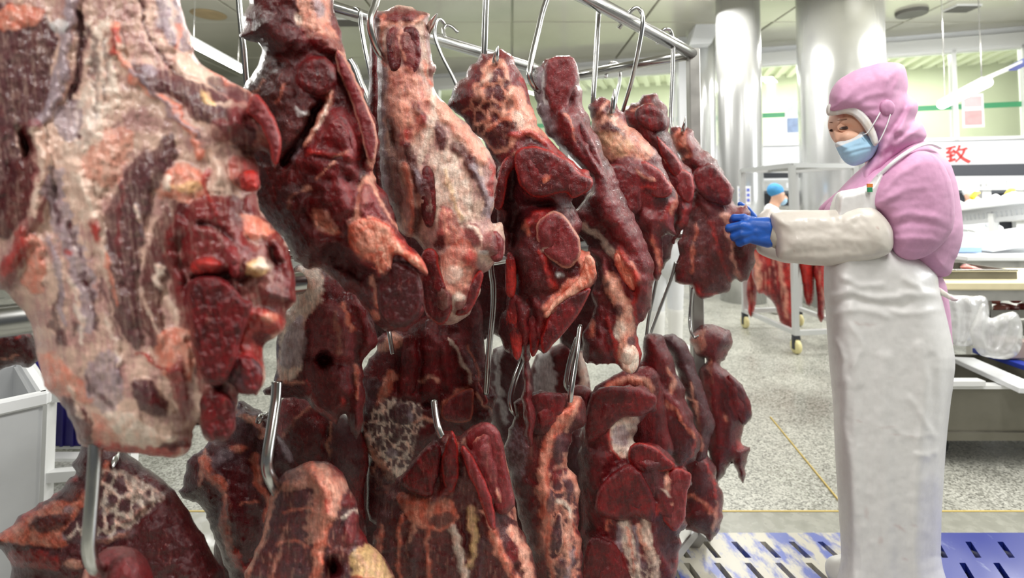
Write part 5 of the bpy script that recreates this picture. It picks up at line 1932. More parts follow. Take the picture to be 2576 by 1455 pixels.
PAL['K'] = lin((40, 24, 22)); PAL['E'] = lin((235, 225, 218)); PAL['H'] = lin((112, 72, 60)); PAL['L'] = lin((206, 150, 128))
facepart('eyelid', '2106,319 2116,310 2132,310 2146,318 2142,326 2128,331 2112,330', 'L', '', T=0.0018, R=10, dz=0.001)
facepart('eye', '2111,324 2118,319.5 2128,318 2138,319.5 2144,323 2135,325 2126,326 2117,326', 'D', 'e 2136 322 3 1.6 0 0 E .8\ne 2115 323 2 1.4 0 0 E .5', dz=0.0045, T=0.0012)
facepart('eyebrow', '2105,304 2113,300.5 2124,299 2138,300 2149,305.5 2137,303 2124,302 2113,303.5', 'h', dz=0.001, T=0.0012)
facepart('eye', '2086,328 2091,325 2098,327 2100,330 2094,331.5 2088,331', 'D', '', dz=0.0035, T=0.0012)
facepart('eyebrow', '2085,308.5 2091,307 2099,308 2098,310 2091,309.3', 'h', dz=0.002, T=0.0012)

# pink coat: trunk, near sleeve, far sleeve, tail
PK = dict(base='P', base2='P', rag=0.8, bump=1.5, hm=1.0, mott=0.02, fibamp=0.1, warp=4, mat=M_CLOTH)
coat = slab('coat', 1.655, 0.15, 95,
            '2172,418 2120,468 2092,500 2070,540 2085,610 2110,640 2230,640 2330,690 2386,694 2402,655 2410,640 2423,590 2416,505 2402,440 2385,405 2350,375 2322,352 2280,345 2230,380',
            '''s 10 8 - 0 2380,560 2330,640 2300,700
s 12 9 - 0 2420,560 2390,600 2340,640
s 8 -8 - 0 2400,600 2370,620 2320,660
s 9 8 - 0 2405,640 2370,670 2345,690
p 14 -3 - 0 2350,690 2400,650 2390,690
s 6 5 - 0 2350,385 2385,430 2400,480
s 2 -4 Q .8 2352,395 2375,430 2388,480 2392,530
s 7 6 - 0 2130,470 2150,500 2160,540
s 6 5 - 0 2170,430 2180,450 2175,480
s 7 5 - 0 2195,445 2160,470 2150,500''', fib=60, **PK)
wear(coat)
sl = slab('coat_sleeve', 1.515, 0.068, 70,
          '2190,525 2192,490 2206,455 2238,415 2290,385 2335,382 2372,412 2396,470 2402,540 2390,590 2340,640 2290,655 2252,640 2240,600 2232,562 2212,535',
          '''s 10 6 - 0 2200,500 2250,450 2310,410
s 8 5 - 0 2215,515 2270,480 2330,470
s 9 6 - 0 2240,550 2300,540 2360,550
s 7 -6 - 0 2250,565 2310,560 2380,575
s 8 7 - 0 2250,600 2310,600 2370,610
s 6 -6 - 0 2255,620 2300,625 2350,625
s 5 -4 - 0 2225,520 2260,505 2300,505
s 2 -3 Q .7 2345,390 2375,440 2390,500 2392,560''', fib=20, **PK)
wear(sl)
wear(slab('coat_sleeve', 1.80, 0.05, 40, '2060,525 2085,500 2120,478 2150,500 2140,560 2100,580 2066,560', 's 6 5 - 0 2075,520 2100,515 2130,500', fib=40, **PK))
wear(slab('coat_tail', 1.68, 0.09, 40, '2330,690 2372,700 2388,760 2396,850 2398,920 2380,960 2340,930', 's 6 5 - 0 2375,740 2388,820 2390,900', fib=85, **PK))

# apron: bib, skirt, strap
AP = dict(base='W', base2='W', rag=0.6, bump=0.7, hm=0.75, mott=0.02, fibamp=0.08, warp=5, mat=M_VINYL)
skirt = slab('apron', 1.625, 0.15, 75,
             '2072,700 2078,620 2074,566 2086,520 2108,484 2150,474 2180,462 2204,438 2220,430 2228,446 2218,480 2210,530 2226,575 2270,615 2320,648 2354,684 2366,732 2382,800 2402,900 2399,960 2386,1060 2376,1180 2369,1300 2367,1400 2368,1520 2118,1520 2116,1400 2108,1260 2100,1130 2095,1010 2086,920 2078,800',
             '''s 8 6 - 0 2120,490 2115,530 2120,560
s 8 5 - 0 2165,475 2170,520 2190,560
s 9 9 - 0 2085,745 2140,735 2200,750 2290,740 2360,745
s 8 -9 - 0 2085,765 2150,755 2230,772 2300,765
s 8 8 - 0 2120,700 2160,720 2220,715
s 9 8 - 0 2280,700 2320,730 2355,735
s 9 7 - 0 2100,790 2160,780 2230,795
s 8 6 - 0 2250,785 2310,790 2370,780
s 9 8 - 0 2095,850 2120,900 2110,960
s 8 6 - 0 2140,820 2170,870 2150,920
s 14 9 - 0 2130,960 2120,1060 2140,1180 2145,1320 2140,1500
s 16 -8 - 0 2165,980 2170,1100 2180,1250 2182,1500
s 20 7 - 0 2225,900 2220,1050 2230,1200 2235,1500
s 16 7 - 0 2310,870 2325,1000 2315,1150 2305,1300 2310,1500
s 14 -7 - 0 2345,900 2350,1050 2340,1250 2338,1500
s 8 6 - 0 2290,1000 2320,1050 2350,1100
s 7 5 - 0 2300,1140 2330,1150 2360,1140
s 6 4 - 0 2250,1080 2290,1100 2340,1095
e 2160 812 10 4 20 0 R .25
e 2185 815 14 4 0 0 R .2
e 2235 1075 20 3 5 0 R .25
e 2250 1095 14 3 0 0 R .25
e 2290 1100 10 2 0 0 R .2
e 2262 1330 16 5 30 0 R .3
e 2300 1322 8 3 10 0 R .3
e 2215 1360 8 12 10 0 R .2
e 2180 1290 6 16 0 0 R .18
e 2275 1408 8 4 20 0 R .25
e 2160 1060 6 3 0 0 R .3
e 2240 950 8 3 0 0 R .15''', fib=85, **AP)
wear(skirt)
wear(slab('apron_bib', 1.565, 0.092, 20, '2086,580 2098,530 2108,486 2150,474 2182,462 2204,438 2222,428 2230,444 2220,480 2212,540 2170,585', 's 8 5 - 0 2120,490 2115,530 2120,560\ns 8 5 - 0 2165,475 2170,520 2190,560', fib=80, **AP))
wear(MB().tube(catmull([at(2210, 445, 1.50), at(2240, 415, 1.475), at(2275, 388, 1.48), at(2310, 368, 1.52), at(2340, 362, 1.56), at(2365, 372, 1.62)], 6), 0.0055, 8).build('apron_strap', M_VINYL, smooth=True))
bpy.data.objects['apron_strap'].data.materials[0] = M_WHITE
wear(slab('apron_string', 1.60, 0.006, 8, '2340,720 2360,722 2380,735 2400,748 2412,754 2398,758 2370,745 2345,735', '', base='P', base2='T', rag=0, mat=M_CLOTH, bump=0.3))
em = MB()
em.box(at(2188, 467, 1.462), (0.015, 0.004, 0.010))
wear(em.build('emblem', mat('emblem_orange', srgb(222, 130, 60), 0.5)))
em = MB(); em.box(at(2188, 477.5, 1.462), (0.013, 0.004, 0.013))
wear(em.build('emblem', mat('emblem_green', srgb(50, 140, 95), 0.5)))

# oversleeves
OS = dict(AP); OS.update(base='T', base2='T', hm=0.45, bump=1.6)
PAL['T'] = lin((214, 207, 198))
ns = slab('oversleeve', 1.515, 0.052, 60,
          '1938,556 1945,534 2000,530 2100,528 2160,520 2202,526 2236,560 2247,592 2242,632 2202,652 2122,666 2060,669 1992,661 1956,650 1950,612',
          '''s 10 6 - 0 1960,560 2050,548 2150,545
s 8 -5 - 0 1975,580 2060,575 2140,580
s 9 6 - 0 1990,610 2080,600 2180,610
s 8 -6 - 0 1985,640 2070,630 2150,630
s 9 6 - 0 1990,648 2080,652 2160,645
s 9 6 - 0 2160,535 2200,560 2215,600
s 7 -5 - 0 2145,560 2180,590 2190,640
e 2212 572 2.5 3 0 1 R .8
e 1997 634 2 2 0 0 R .6
e 2085 618 4 2 0 0 R .3''', fib=10, tilt=(-0.00035, 0), **OS)
wear(ns)
wear(slab('oversleeve', 1.81, 0.045, 40, '1896,590 1904,545 1935,522 1962,528 2050,530 2110,540 2110,640 2000,662 1955,656 1915,642 1900,622', '', fib=10, **OS))
# knitted cuff
wear(MB().tube([at(1962, 590, 1.575), at(1938, 585, 1.585)], [0.047, 0.04], 20).build('cuff', mat('knit_cuff', srgb(196, 190, 176), 0.9), smooth=True))

# gloves: five separate fingers closed on the meat
w, pc = at(1950, 588, 1.58), at(1905, 582, 1.59)
kn = [at(1872, 548, 1.60), at(1864, 567, 1.585), at(1866, 588, 1.585), at(1874, 606, 1.59)]
md = [at(1847, 549, 1.615), at(1834, 573, 1.60), at(1846, 595, 1.60), at(1860, 612, 1.605)]
tp = [at(1842, 556, 1.65), at(1832, 578, 1.635), at(1846, 600, 1.635), at(1862, 614, 1.64)]
th = [at(1893, 556, 1.625), at(1868, 548, 1.66), at(1846, 546, 1.69)]
glove = blob('glove', hand_caps(w, pc, kn, md, tp, th, 0.0125) + [(at(1930, 572, 1.582), 0.032, at(1890, 565, 1.592), 0.022), (at(1930, 600, 1.582), 0.03, at(1892, 598, 1.59), 0.02)], M_GLOVE, 0.0035, smooth=3)
wear(glove)
w, pc = at(1930, 585, 1.87), at(1900, 570, 1.87)
kn = [at(1868, 545, 1.86), at(1862, 562, 1.875), at(1862, 580, 1.88), at(1866, 597, 1.88)]
md = [at(1846, 535, 1.85), at(1838, 556, 1.87), at(1838, 578, 1.875), at(1846, 598, 1.875)]
tp = [at(1836, 530, 1.835), at(1826, 552, 1.85), at(1826, 577, 1.85), at(1836, 598, 1.855)]
th = [at(1893, 545, 1.855), at(1878, 525, 1.845), at(1862, 514, 1.835)]
wear(blob('glove', hand_caps(w, pc, kn, md, tp, th), M_GLOVE, 0.004, smooth=3))

# hood
HD = dict(PK); HD.update(bump=1.5, hm=1.5)
hood = slab('hood', 1.63, 0.105, 52,
            '2084,284 2085,258 2089,232 2108,203 2150,178 2190,164 2220,157 2262,159 2278,175 2285,215 2283,238 2305,255 2310,275 2301,303 2318,310 2331,335 2325,352 2290,378 2250,404 2215,442 2180,480 2158,470 2166,430 2184,402 2195,386 2192,352 2176,322 2154,301 2132,290',
            '''s 5 5 - 0 2100,255 2120,225 2160,195 2210,170
s 5 5 - 0 2118,258 2150,225 2190,195
s 5 -5 - 0 2128,250 2160,220 2200,190
s 5 5 - 0 2145,262 2180,240 2215,235
s 4 4 - 0 2160,272 2200,262
s 4 -4 - 0 2170,282 2205,275
s 4 4 - 0 2178,292 2212,290
s 4 -4 - 0 2185,302 2218,302
s 4 4 - 0 2192,315 2222,318
s 4 -4 - 0 2200,330 2228,332
s 5 6 - 0 2225,235 2235,195 2262,168
s 5 6 - 0 2242,240 2258,205 2275,180
s 5 -6 - 0 2235,215 2255,180
s 5 -5 - 0 2255,230 2272,205
s 10 10 - 0 2300,265 2280,300 2260,330
s 8 -12 - 0 2282,262 2262,300 2240,340
s 9 10 - 0 2320,320 2285,340 2250,370
s 7 -9 - 0 2295,325 2265,345 2230,380
s 9 8 - 0 2300,355 2255,385 2215,425
s 7 -7 - 0 2250,370 2215,400 2190,440
s 8 7 - 0 2225,370 2195,410 2175,450
s 5 -5 Q .5 2282,240 2270,270 2262,290
e 2210 176 3 2 0 0 R .3''', fib=50, **HD)
wear(hood)
band = slab('hood_band', 1.560, 0.016, 8,
            '2082,264 2110,259 2135,259 2162,272 2190,304 2206,340 2208,362 2196,366 2182,336 2157,302 2130,287 2083,291',
            '', base='W', base2='T', rag=0.2, bump=0.6, mott=0.02, step=2, tilt=(-0.0006, 0), mat=M_CLOTH, warp=1)
to_parent(band, root)
facem = slab('face_mask', 1.588, 0.055, 34,
             '2101,359 2130,346 2169,329 2180,338 2196,352 2210,358 2206,376 2190,400 2164,414 2142,417 2122,405 2108,382',
             '''s 5 1 W .9 2103,362 2132,350 2168,334
s 2 1 E .8 2104,369 2135,356 2170,341
s 3 -3 - 0 2112,382 2145,370 2185,362
s 3 -3 - 0 2116,394 2150,384 2192,372
s 3 3 - 0 2114,388 2147,378 2188,367
s 3 -2 - 0 2126,405 2155,398 2188,386''', base='N', base2='N', rag=0.2, bump=0.5, mott=0.03, step=2, tilt=(-0.0004, 0), mat=M_CLOTH, warp=1)
wear(facem)
for q in ([(2214, 283, 1.515), (2200, 308, 1.512), (2182, 334, 1.52), (2172, 338, 1.53)], [(2240, 288, 1.515), (2230, 318, 1.512), (2214, 352, 1.515), (2206, 362, 1.53)]):
    wear(MB().tube(catmull([at(*p) for p in q], 5), 0.0016, 6).build('ear_loop', M_WHITE))
wear(slab('button', 1.527, 0.012, 14, '2212,270 2217,257 2231,250 2245,256 2252,270 2247,286 2233,292 2219,286', 'e 2232 270 15 16 0 2 Q .5', base='P', base2='Q', rag=0, bump=0.2, mott=0.02, step=2, mat=M_CLOTH, warp=0.5))
for a, d in zip(an_, toe):
    wear(blob('boot', [(a + Vector((0, 0, 0.12)), 0.052, a + Vector((0, 0, 0.0)), 0.05), (a, 0.05, Vector((a.x - 0.14, a.y, 0.155)), 0.045), (a, 0.05, Vector((a.x + 0.02, a.y, 0.155)), 0.045)], M_BOOT, 0.01))


# ---- workers far behind
def worker(px, Y, hgt, face, label, cap, coatc, gloves=True, bend=0.0):
    g = at(px, 500, Y)
    r = empty('person', (g.x, g.y, 0))
    tag(r, label, 'person')
    f = Vector((math.cos(face), math.sin(face), 0))
    s = Vector((-f.y, f.x, 0))
    k = hgt / 1.65

    def P(fw, sd, z): return Vector((g.x, g.y, 0)) + (f * fw + s * sd) * k + Vector((0, 0, z * k))
    hd = P(0.08 + bend, 0, 1.53)
    to_parent(blob('body', [(P(bend * .8, 0, 1.3), 0.06, hd, 0.06), (hd, 0.088 * k, hd + f * 0.015 - Vector((0, 0, 0.05)), 0.07 * k),
                            (hd + f * 0.085 - Vector((0, 0, 0.02)), 0.014, hd + f * 0.095 - Vector((0, 0, 0.045)), 0.016),
                            (P(bend * .7, 0, 1.3), 0.09, P(0, 0, 0.9), 0.1),
                            (P(0.35, 0.2, 1.05), 0.03, P(0.46, 0.12, 1.03), 0.028), (P(0.35, -0.2, 1.05), 0.03, P(0.46, -0.12, 1.03), 0.028)], M_SKIN, 0.012), r)
    co = [(P(bend * .8, 0, 1.33), 0.09, P(bend * .4, 0, 1.1), 0.15), (P(bend * .4, 0, 1.1), 0.15, P(0, 0, 0.8), 0.17)]
    for q in (1, -1):
        co += [(P(bend * .7, 0.17 * q, 1.3), 0.075, P(0.08, 0.26 * q, 1.05), 0.06), (P(0.08, 0.26 * q, 1.05), 0.06, P(0.36, 0.19 * q, 1.05), 0.048)]
    to_parent(blob('coat', co, coatc, 0.016), r)
    for q in (1, -1):
        to_parent(blob('trouser_leg', [(P(0, 0.09 * q, 0.85), 0.1, P(0, 0.1 * q, 0.45), 0.075), (P(0, 0.1 * q, 0.45), 0.075, P(0, 0.1 * q, 0.2), 0.06)], M_TROUSER, 0.016), r)
        to_parent(blob('boot', [(P(0, 0.1 * q, 0.36), 0.075, P(0, 0.1 * q, 0.07), 0.06), (P(0, 0.1 * q, 0.055), 0.055, P(0.14, 0.1 * q, 0.05), 0.05)], M_BOOT, 0.014), r)
        to_parent(blob('glove', [(P(0.40, 0.16 * q, 1.04), 0.036, P(0.47, 0.12 * q, 1.03), 0.034)] + [(P(0.47, (0.12 + 0.02 * j) * q, 1.03), 0.013, P(0.53, (0.11 + 0.02 * j) * q, 1.01), 0.011) for j in (-1.5, -.5, .5, 1.5)] + [(P(0.45, 0.10 * q, 1.04), 0.015, P(0.5, 0.06 * q, 1.03), 0.012)], M_WHITE if gloves else M_GLOVE, 0.008), r)
        to_parent(MB().lathe(hd + f * 0.078 + s * 0.034 * q + Vector((0, 0, 0.004)), [(0.002, -0.008), (0.012, -0.003), (0.012, 0.003), (0.002, 0.008)], 8).build('eye', M_EYE), r)
    to_parent(blob('cap', [(hd + Vector((0, 0, 0.05)) - f * 0.02, 0.10 * k, hd + Vector((0, 0, 0.06)) - f * 0.035, 0.098 * k)], cap, 0.012), r)
    to_parent(blob('face_mask', [(hd + f * 0.058 - Vector((0, 0, 0.065)), 0.045, hd + f * 0.045 - Vector((0, 0, 0.075)), 0.05)], M_MASK, 0.008), r)
    return r


worker(1940, 6.2, 1.50, -0.35, 'distant worker in a blue cap behind the glove and far meat rack', M_CAP, M_TROUSER)
worker(2437, 7.1, 1.50, -1.9, 'distant worker in white at the cutting tables, right of the pink coat', M_WHITE, mat('white_coat', srgb(232, 236, 240), 0.7))
worker(1672, 4.6, 1.62, -1.2, 'worker in white boots whose legs show below the tan-capped beef cut', M_WHITE, M_TROUSER)
# ------------------------------------------------------------------ far meat rack on casters
A, B = at(1994, 500, 4.56), at(1868, 500, 5.45)
fr = empty('far_meat_rack', (A.x, A.y, 0))
tag(fr, 'small steel meat rack on cream casters, behind the blue glove', 'rack')
dx = Vector((0.62, 0.10, 0))
M_RAIL = mat('rail_grey', srgb(206, 208, 208), 0.35, 0.3)
cs = [Vector((A.x, A.y, 0)), Vector((B.x, B.y, 0)), Vector((B.x, B.y, 0)) + dx, Vector((A.x, A.y, 0)) + dx]
ZF = at(1994, 416, 4.56).z
M_CREAM = mat('cream_caster', srgb(226, 216, 160), 0.5)
for i, p in enumerate(cs):
    n = cs[(i + 1) % 4]
    part(MB().bar(zz(p, 0.16), zz(p, ZF), 0.045, 0.045), 'post', M_RAIL, fr)
    part(MB().bar(zz(p, ZF), zz(n, ZF), 0.04, 0.04), 'top_bar', M_RAIL, fr)
    part(MB().bar(zz(p, 0.18), zz(n, 0.18), 0.04, 0.04), 'base_bar', M_RAIL, fr)
    c = part(MB().box((p.x, p.y, 0.13), (0.05, 0.05, 0.06)).box((p.x - 0.025, p.y, 0.09), (0.006, 0.04, 0.1)).box((p.x + 0.025, p.y, 0.09), (0.006, 0.04, 0.1)), 'caster_fork', M_DARK, fr)
    w = part(MB().lathe((p.x, p.y, 0.065), [(0.02, -0.021), (0.06, -0.02), (0.065, -0.01), (0.065, 0.01), (0.06, 0.02), (0.02, 0.021)], 18, 'X'), 'wheel', M_CREAM, fr, smooth=True)
    w.parent = c
mid = [(cs[0] + cs[3]) / 2, (cs[1] + cs[2]) / 2]
part(MB().tube([zz(mid[0], ZF), zz(mid[1], ZF)], 0.018, 10), 'hanging_rail', M_STEEL, fr)
part(MB().tube([zz(cs[0].lerp(cs[1], .1), ZF), zz(cs[0].lerp(cs[1], .9), ZF)], 0.018, 10), 'hanging_rail', M_STEEL, fr)
FARG = 'beef cuts on the far rack'
BRI = dict(base='r', base2='m', rag=4, step=5, mat=M_MEAT, bump=8, mott=0.35, fib=85, streak=0.35)
def far_cut(label, Y, T, R, out, feats=''):
    o = slab('hanging_beef_cut', Y, T, R, out, feats, **BRI)
    tag(o, label, 'meat', FARG)
far_cut('long bright red shredded beef piece on the far rack, nearest the handled cut', 5.0, 0.13, 30,
        '1885,560 1950,560 1995,600 2012,640 2008,720 2006,770 1998,830 1975,826 1958,800 1950,770 1925,740 1905,735 1895,700 1888,650',
        's 8 20 f .8 1900,640 1910,690 1905,720\ns 6 20 f .6 1960,640 1970,720 1980,800\ns 7 20 d .8 1935,640 1945,700 1960,760\ns 6 20 f .6 1990,640 1995,700')
far_cut('short dark red piece on the far rack, just right of its front post', 4.95, 0.08, 16, '2012,560 2032,560 2046,640 2048,700 2044,765 2028,766 2018,720 2010,650')
far_cut('narrow red piece on the far rack, touching the white apron', 4.9, 0.08, 14, '2050,560 2072,560 2078,700 2072,800 2060,806 2052,730 2046,640')
far_cut('pale fatty piece hanging at the back of the far rack', 5.3, 0.08, 18, '1880,560 1904,560 1912,640 1905,740 1890,800 1878,740')

# ------------------------------------------------------------------ conveyor line in front of the back wall
def far_bar(mb, px0, py0, px1, py1, Y0, Y1, w, h):
    return mb.bar(at(px0, py0, Y0), at(px1, py1, Y1), w, h)


cv = empty('conveyor', (at(2200, 500, 7.4).x, 7.4, 0))
tag(cv, 'long grey conveyor line with perforated side rails along the back wall', 'conveyor')


def perf_rail(name, s0, s1, z, off, h, root, m=M_DULL, pitch=0.22):
    """channel rail with real holes: top and bottom strip and the webs between the holes"""
    mb = MB()
    wbox(mb, s0, s1, z + h * 0.22, z + h * 0.5, off - 0.02, off)
    wbox(mb, s0, s1, z - h * 0.5, z - h * 0.22, off - 0.02, off)
    s = s0
    while s < s1:
        wbox(mb, s, min(s + pitch * 0.6, s1), z - h * 0.23, z + h * 0.23, off - 0.018, off - 0.002)
        s += pitch
    return to_parent(mb.build(name, m), root)


s0c, s1c = wall_s(1790), wall_s(2750)
zr = lambda px, py, off: at(px, py, wpt(wall_s(px), 0, off).y).z
OFF = 1.2
perf_rail('side_rail', s0c, s1c, zr(2480, 462, OFF), OFF, 0.17, cv, M_RAIL)
perf_rail('side_rail', s0c, s1c, zr(2480, 462, OFF) - 0.42, OFF, 0.2, cv, M_DULL)
_m = MB(); wbox(_m, s0c, s1c, zr(2480, 440, OFF) + 0.0, zr(2480, 440, OFF) + 0.16, OFF - 0.25, OFF - 0.1)
to_parent(_m.build('dark_gap_panel', M_DARK), cv)  # dark panel put in so the gap above the rails looks shaded
_m = MB(); wbox(_m, s0c, s1c, zr(2480, 500, OFF) - 0.1, zr(2480, 500, OFF) + 0.08, OFF - 0.3, OFF - 0.15)
to_parent(_m.build('belt', M_DARK), cv)
_m = MB(); wbox(_m, s0c, s1c, 0.75, zr(2480, 470, OFF), OFF - 0.62, OFF - 0.58)
to_parent(_m.build('back_panel', mat('gap_shade_grey', srgb(112, 116, 122), 0.5), ), cv)  # dark sheet added behind the rails so the openings read as shade
for px in (1800, 1925, 2010, 2080, 2380, 2450, 2530, 2640):
    s = wall_s(px)
    _m = MB(); wbox(_m, s - 0.05, s + 0.05, 0, zr(2480, 462, OFF), OFF - 0.14, OFF - 0.04)
    to_parent(_m.build('leg', M_FRAME), cv)
for i, px in enumerate((1935, 1985, 2420, 2500)):
    s = wall_s(px)
    _m = MB(); wbox(_m, s - 0.16, s + 0.16, 0.72, 1.05, OFF - 0.45, OFF - 0.2)
    to_parent(_m.build('control_box', M_WHITE if i % 2 else M_DARK), cv)

# red brush-written character on the white wall
M_RED = mat('red_paint', srgb(214, 74, 72), 0.6)
ch = empty('wall_character', wpt(wall_s(2408), zr(2408, 388, 0.0), 0.0))
tag(ch, 'red brush-written character on the white wall band, right of the pink coat', 'sign')


def stroke(P, w0, w1):
    """flat raised brush stroke, coordinates in the 100x100 box of the character"""
    q = catmull([(a, b, 0) for a, b in P], 6)
    sc = at(2436, 388, 8.2).x - at(2384, 388, 8.2).x
    zc, sC = zr(2410, 388, 0.0), wall_s(2410)
    mb = MB()
    L, R_ = [], []
    for i, p in enumerate(q):
        t = (q[min(i + 1, len(q) - 1)] - q[max(i - 1, 0)]).normalized()
        n = Vector((-t.y, t.x, 0))
        w = w0 + (w1 - w0) * i / (len(q) - 1)
        for A_, k in ((L, 1), (R_, -1)):
            v = p + n * w * k
            A_.append((v.x, v.y))
    vs = []
    for off in (0.012, 0.001):
        for a, b in L + R_:
            vs.append(wpt(sC + (a - 50) / 100 * sc * 1.05, zc - (b - 50) / 100 * sc * 0.95, off))
    n = len(L)
    fs = []
    for i in range(n - 1):
        fs.append((i, i + 1, n + i + 1, n + i))
        fs.append((2 * n + i, 3 * n + i, 3 * n + i + 1, 2 * n + i + 1))
        fs.append((i, 2 * n + i, 2 * n + i + 1, i + 1))
        fs.append((n + i, n + i + 1, 3 * n + i + 1, 3 * n + i))
    fs += [(0, n, 3 * n, 2 * n), (n - 1, 3 * n - 1, 4 * n - 1, 2 * n - 1)]
    mb.add(vs, fs)
    to_parent(mb.build('stroke', M_RED), ch)


stroke([(8, 20), (28, 15), (46, 10)], 4, 5)            # left part
stroke([(30, 14), (20, 32), (10, 44)], 5, 5)
stroke([(10, 44), (26, 40), (42, 34)], 4, 5)
stroke([(36, 26), (42, 36), (46, 46)], 3, 5)
stroke([(8, 62), (26, 58), (42, 52)], 4, 5)
stroke([(26, 46), (26, 64), (25, 84)], 5, 5)
stroke([(2, 88), (22, 84), (44, 74)], 5, 6)
stroke([(62, 4), (56, 24), (46, 42)], 5, 3)            # right part
stroke([(54, 28), (72, 26), (90, 20)], 4, 5)
stroke([(80, 24), (70, 54), (44, 90)], 5, 3)
stroke([(52, 40), (70, 70), (98, 92)], 5, 8)

# posters seen through the corridor glass
def poster(px0, px1, py0, py1, label, top, bot):
    sa, sb = wall_s(px0), wall_s(px1)
    za, zb = wall_z((px0 + px1) / 2, py1), wall_z((px0 + px1) / 2, py0)
    r = empty('poster', wpt((sa + sb) / 2, za, -0.02))
    tag(r, label, 'poster')
    m = MB(); wbox(m, sa, sb, za, zb, -0.045, -0.03); to_parent(m.build('sheet', M_WHITE), r)
    m = MB(); wbox(m, sa + 0.03, sb - 0.03, za + 0.04, za + (zb - za) * 0.5, -0.031, -0.026)
    to_parent(m.build('picture', bot), r)
    m = MB(); wbox(m, sa + 0.03, sb - 0.03, za + (zb - za) * 0.62, zb - 0.05, -0.031, -0.026)
    to_parent(m.build('heading', top), r)


poster(1980, 2032, 255, 338, 'white and blue poster on the glass left of the wide column', noisy(mat('poster_pale', srgb(214, 224, 222), 0.6), 9, 0.9, 1.05), noisy(mat('poster_blue', srgb(150, 170, 205), 0.6), 9, 0.7, 1.1))
poster(2430, 2486, 235, 320, 'pink and white poster behind the glass at the right', noisy(mat('poster_pink', srgb(236, 196, 200), 0.6), 8, 0.9, 1.05), noisy(mat('poster_rose', srgb(226, 170, 172), 0.6), 8, 0.85, 1.1))

# ------------------------------------------------------------------ cutting tables on the right
def on_z(px, py, z):
    return at_z(px, py, z)


ta, tb = on_z(2330, 712, 0.86), on_z(2700, 712, 0.86)
tbl = empty('cutting_table', (ta.x, ta.y, 0))
tag(tbl, 'steel cutting table with thick cream board edge, right of the apron', 'table')
M_CREAMB = noisy(mat('cream_cutting_board', srgb(238, 226, 186), 0.45), 12, 0.9, 1.02)
wdt, yb = 1.6, ta.y
part(MB().box((ta.x + wdt / 2 - 0.15, yb + 0.3, 0.84), (wdt, 0.6, 0.05)), 'board', M_CREAMB, tbl, bevel=0.008)
part(MB().box((ta.x + wdt / 2 - 0.15, yb + 0.3, 0.785), (wdt, 0.58, 0.06)), 'frame', M_DULL, tbl)
for x in (ta.x - 0.1, ta.x + wdt - 0.2):
    for y in (yb + 0.3, yb + 0.56):
        part(MB().box((x, y, 0.38), (0.045, 0.045, 0.76)), 'leg', M_DULL, tbl)
part(MB().box((ta.x + wdt / 2 - 0.15, yb + 0.42, 0.50), (wdt, 0.34, 0.02)), 'lower_shelf', M_DULL, tbl)


M_TROUGH = noisy(mat('stained_steel', srgb(136, 133, 122), 0.4, 0.5), 7, 0.75, 1.0, rough=(0.3, 0.55))


def tray(px0, px1, py, z, d, label, name='steel_tray', meat=True, h=0.05):
    a, b = on_z(px0, py, z), on_z(px1, py, z)
    r = empty(name, (a.x, a.y, z))
    tag(r, label, 'tray')
    w = b.x - a.x
    t = 0.006
    part(MB().box(((a.x + b.x) / 2, a.y + d / 2, z + t / 2), (w, d, t)), 'base', M_TROUGH, r)
    for (cx, cy, sx, sy) in [((a.x + b.x) / 2, a.y, w, t), ((a.x + b.x) / 2, a.y + d, w, t), (a.x, a.y + d / 2, t, d), (b.x, a.y + d / 2, t, d)]:
        part(MB().box((cx, cy, z + h / 2), (sx, sy, h)), 'side', M_TROUGH, r)
    part(MB().tube([(a.x, a.y - 0.004, z + h), (b.x, a.y - 0.004, z + h)], 0.008, 8), 'rim', M_STEEL, r)
    return a, b


M_SCRAP = noisy(mat('meat_scrap', srgb(168, 60, 56), 0.3, coat=0.4), 30, 0.6, 1.25, bump=0.6, bscale=90)
M_SCRAPF = noisy(mat('fatty_scrap', srgb(214, 130, 116), 0.35, coat=0.3), 30, 0.7, 1.15, bump=0.5, bscale=90)


ORD = ['leftmost', 'second from the left', 'third from the left', 'fourth from the left', 'fifth from the left', 'sixth from the left', 'seventh from the left', 'eighth from the left']


def scraps(a, b, d, z, n, group, where, sz=0.05):
    for i in range(n):
        x = a.x + (b.x - a.x) * (i + 0.5) / n + random.uniform(-0.02, 0.02)
        y = a.y + d * (0.25 + 0.5 * ((i * 7) % 5) / 4)
        c = Vector((x, y, z + sz * 0.45))
        cp = [(c, sz * 0.6, c + Vector((random.uniform(-1, 1) * sz, random.uniform(-.5, .5) * sz, random.uniform(0, .2) * sz)), sz * 0.42, (1, 1, 0.75)),
              (c, sz * 0.5, c + Vector((random.uniform(-1, 1) * sz, random.uniform(-.6, .6) * sz, 0)), sz * 0.36, (1, 1, 0.75))]
        o = blob('meat_piece', cp, M_SCRAP if i % 3 else M_SCRAPF, 0.012)
        recentre(o)
        tag(o, ('red ' if i % 3 else 'pale ') + where % ORD[i], 'meat', group)


a, b = tray(2352, 2558, 702, 0.866, 0.4, 'shallow steel tray on the front cutting table')
scraps(a, b, 0.4, 0.872, 8, 'meat pieces in the front tray', 'meat piece, %s in the shallow tray on the front table', 0.055)
